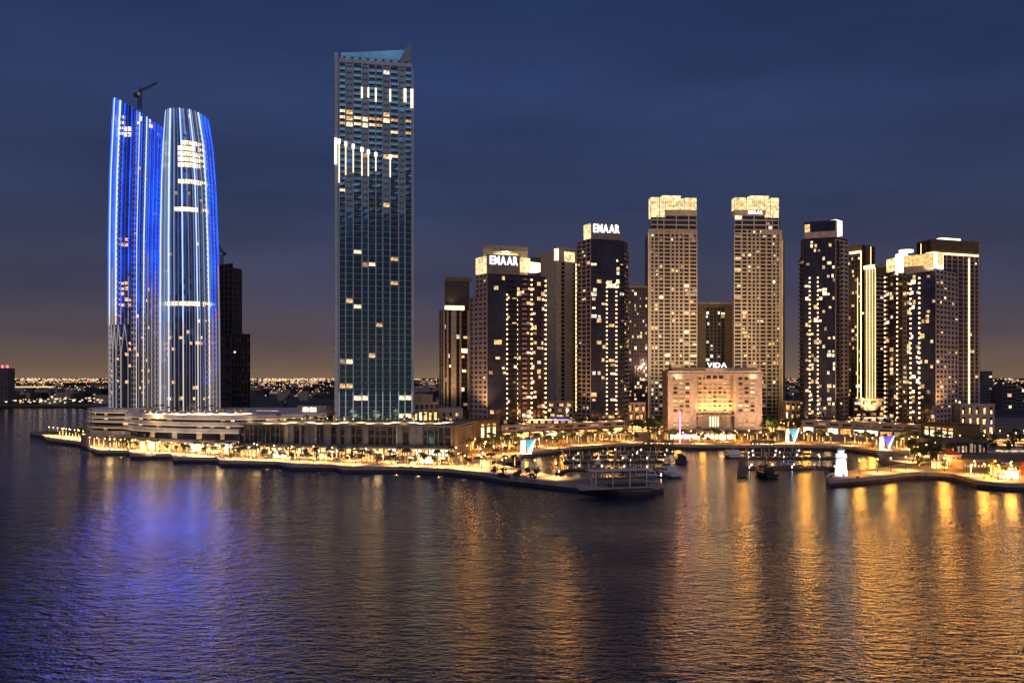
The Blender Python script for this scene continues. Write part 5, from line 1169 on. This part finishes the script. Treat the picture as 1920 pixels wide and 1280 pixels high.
# lantern columns
def lantern_mesh(h):
    m = MB(); m.box(-.16, -.16, 0, .16, .16, .5, M['metal']); m.box(-.13, -.13, .5, .13, .13, h, M['wrap']); m.box(-.2, -.2, h, .2, .2, h+.12, M['metal']); return m.mesh('garden_lantern')
LM = [lantern_mesh(h) for h in (3.2, 4.2, 5.0)]
def lantern(p, label, group):
    o = ob('garden_lantern', rt.choice(LM), None, (p.x, p.y, 2.5)); tag(o, label.replace('{where}', where(p)), 'lantern', group)
for off, st, nm in ((24, 5.5, 'before the west shops'), (12, 11, 'on the west promenade lawn')):
    for p in along(west, st, off, 1.5): lantern(p, 'slim glowing lantern column %s {where}' % nm, 'west lantern columns')
for off, st, nm in ((14, 7, 'behind the marina quay'), (30, 8, 'deep in the marina gardens')):
    for p in along(ring[1:], st, off, 2): lantern(p, 'slim glowing lantern column %s {where}' % nm, 'marina lantern columns')
for off, st in ((16, 6), (25, 7)):
    for p in along(east[2:], st, off, 2): lantern(p, 'slim glowing lantern column of the east gardens {where}', 'east lantern columns')
for p in lantern_later: lantern(p, 'slim glowing lantern on the promontory tip', 'promontory lanterns')
# glazed kiosks on the west promenade
def kiosk(p, rz, mat, label, sc=1.0):
    t = thing('glazed_kiosk', label.replace('{where}', where(p)), 'kiosk', 'glazed promenade kiosks', (p.x, p.y, 2.5), rz); w_, d_, h_ = 6*sc, 4*sc, 3.2
    m = MB(); m.box(-w_/2-.5, -d_/2-.5, h_, w_/2+.5, d_/2+.5, h_+.25, M['white']); m.build('roof', t); m = MB(); m.box(-w_/2, -d_/2+.1, .1, w_/2, d_/2, h_-.02, mat); m.build('glazing', t)
    m = MB()
    for k_ in range(5): x = -w_/2+k_*(w_-.16)/4; m.box(x, -d_/2-.02, 0, x+.16, -d_/2+.08, h_-.01, M['metal'])
    m.build('mullion', t)
for k, p in enumerate(along(west, 26, 19, 1, 14)): kiosk(p, -.05, M['shopw'] if k % 3 == 1 else M['shop'] if k % 3 else M['shopo'], 'glazed lit kiosk with white flat roof {where}')
for k, p in enumerate(along(east[2:], 24, 15, 1, 8)): kiosk(p, .1, M['shopw'] if k % 2 else M['shop'], 'glazed lit kiosk on the east promenade {where}', .9)
for k, p in enumerate(along([C(168, 440), C(200, 430), C(262, 420)], 8, 0)): lamp(p, 2.5, 'globe street lamp before the stepped pavilion', 'stepped pavilion lamps')
for k, p in enumerate(along([C(168, 446), C(200, 436), C(262, 436)], 5, 0)): lantern(p, 'slim glowing lantern column before the stepped pavilion', 'stepped pavilion lanterns')
# parasols on the terraces
m = MB(); m.tube((0, 0, 0), (0, 0, 2.6), .05, .05, M['metal'], 4); PP = m.mesh('pole'); m = MB()
for k in range(8):
    a0, a1 = 2*PI*k/8, 2*PI*(k+1)/8; m.poly([(1.7*math.cos(a0), 1.7*math.sin(a0), 2.3), (1.7*math.cos(a1), 1.7*math.sin(a1), 2.3), (0, 0, 3.0)], M['canvas'])
PC = m.mesh('canopy')
for k, p in enumerate(along(west, 7, 18, 2)):
    o = ob('parasol', PP, None, (p.x, p.y, 2.5)); tag(o, 'white parasol on the west restaurant terraces', 'parasol', 'west terrace parasols'); ob('canopy', PC, o)
print('trees', NT[0], 'objects', len(bpy.data.objects))
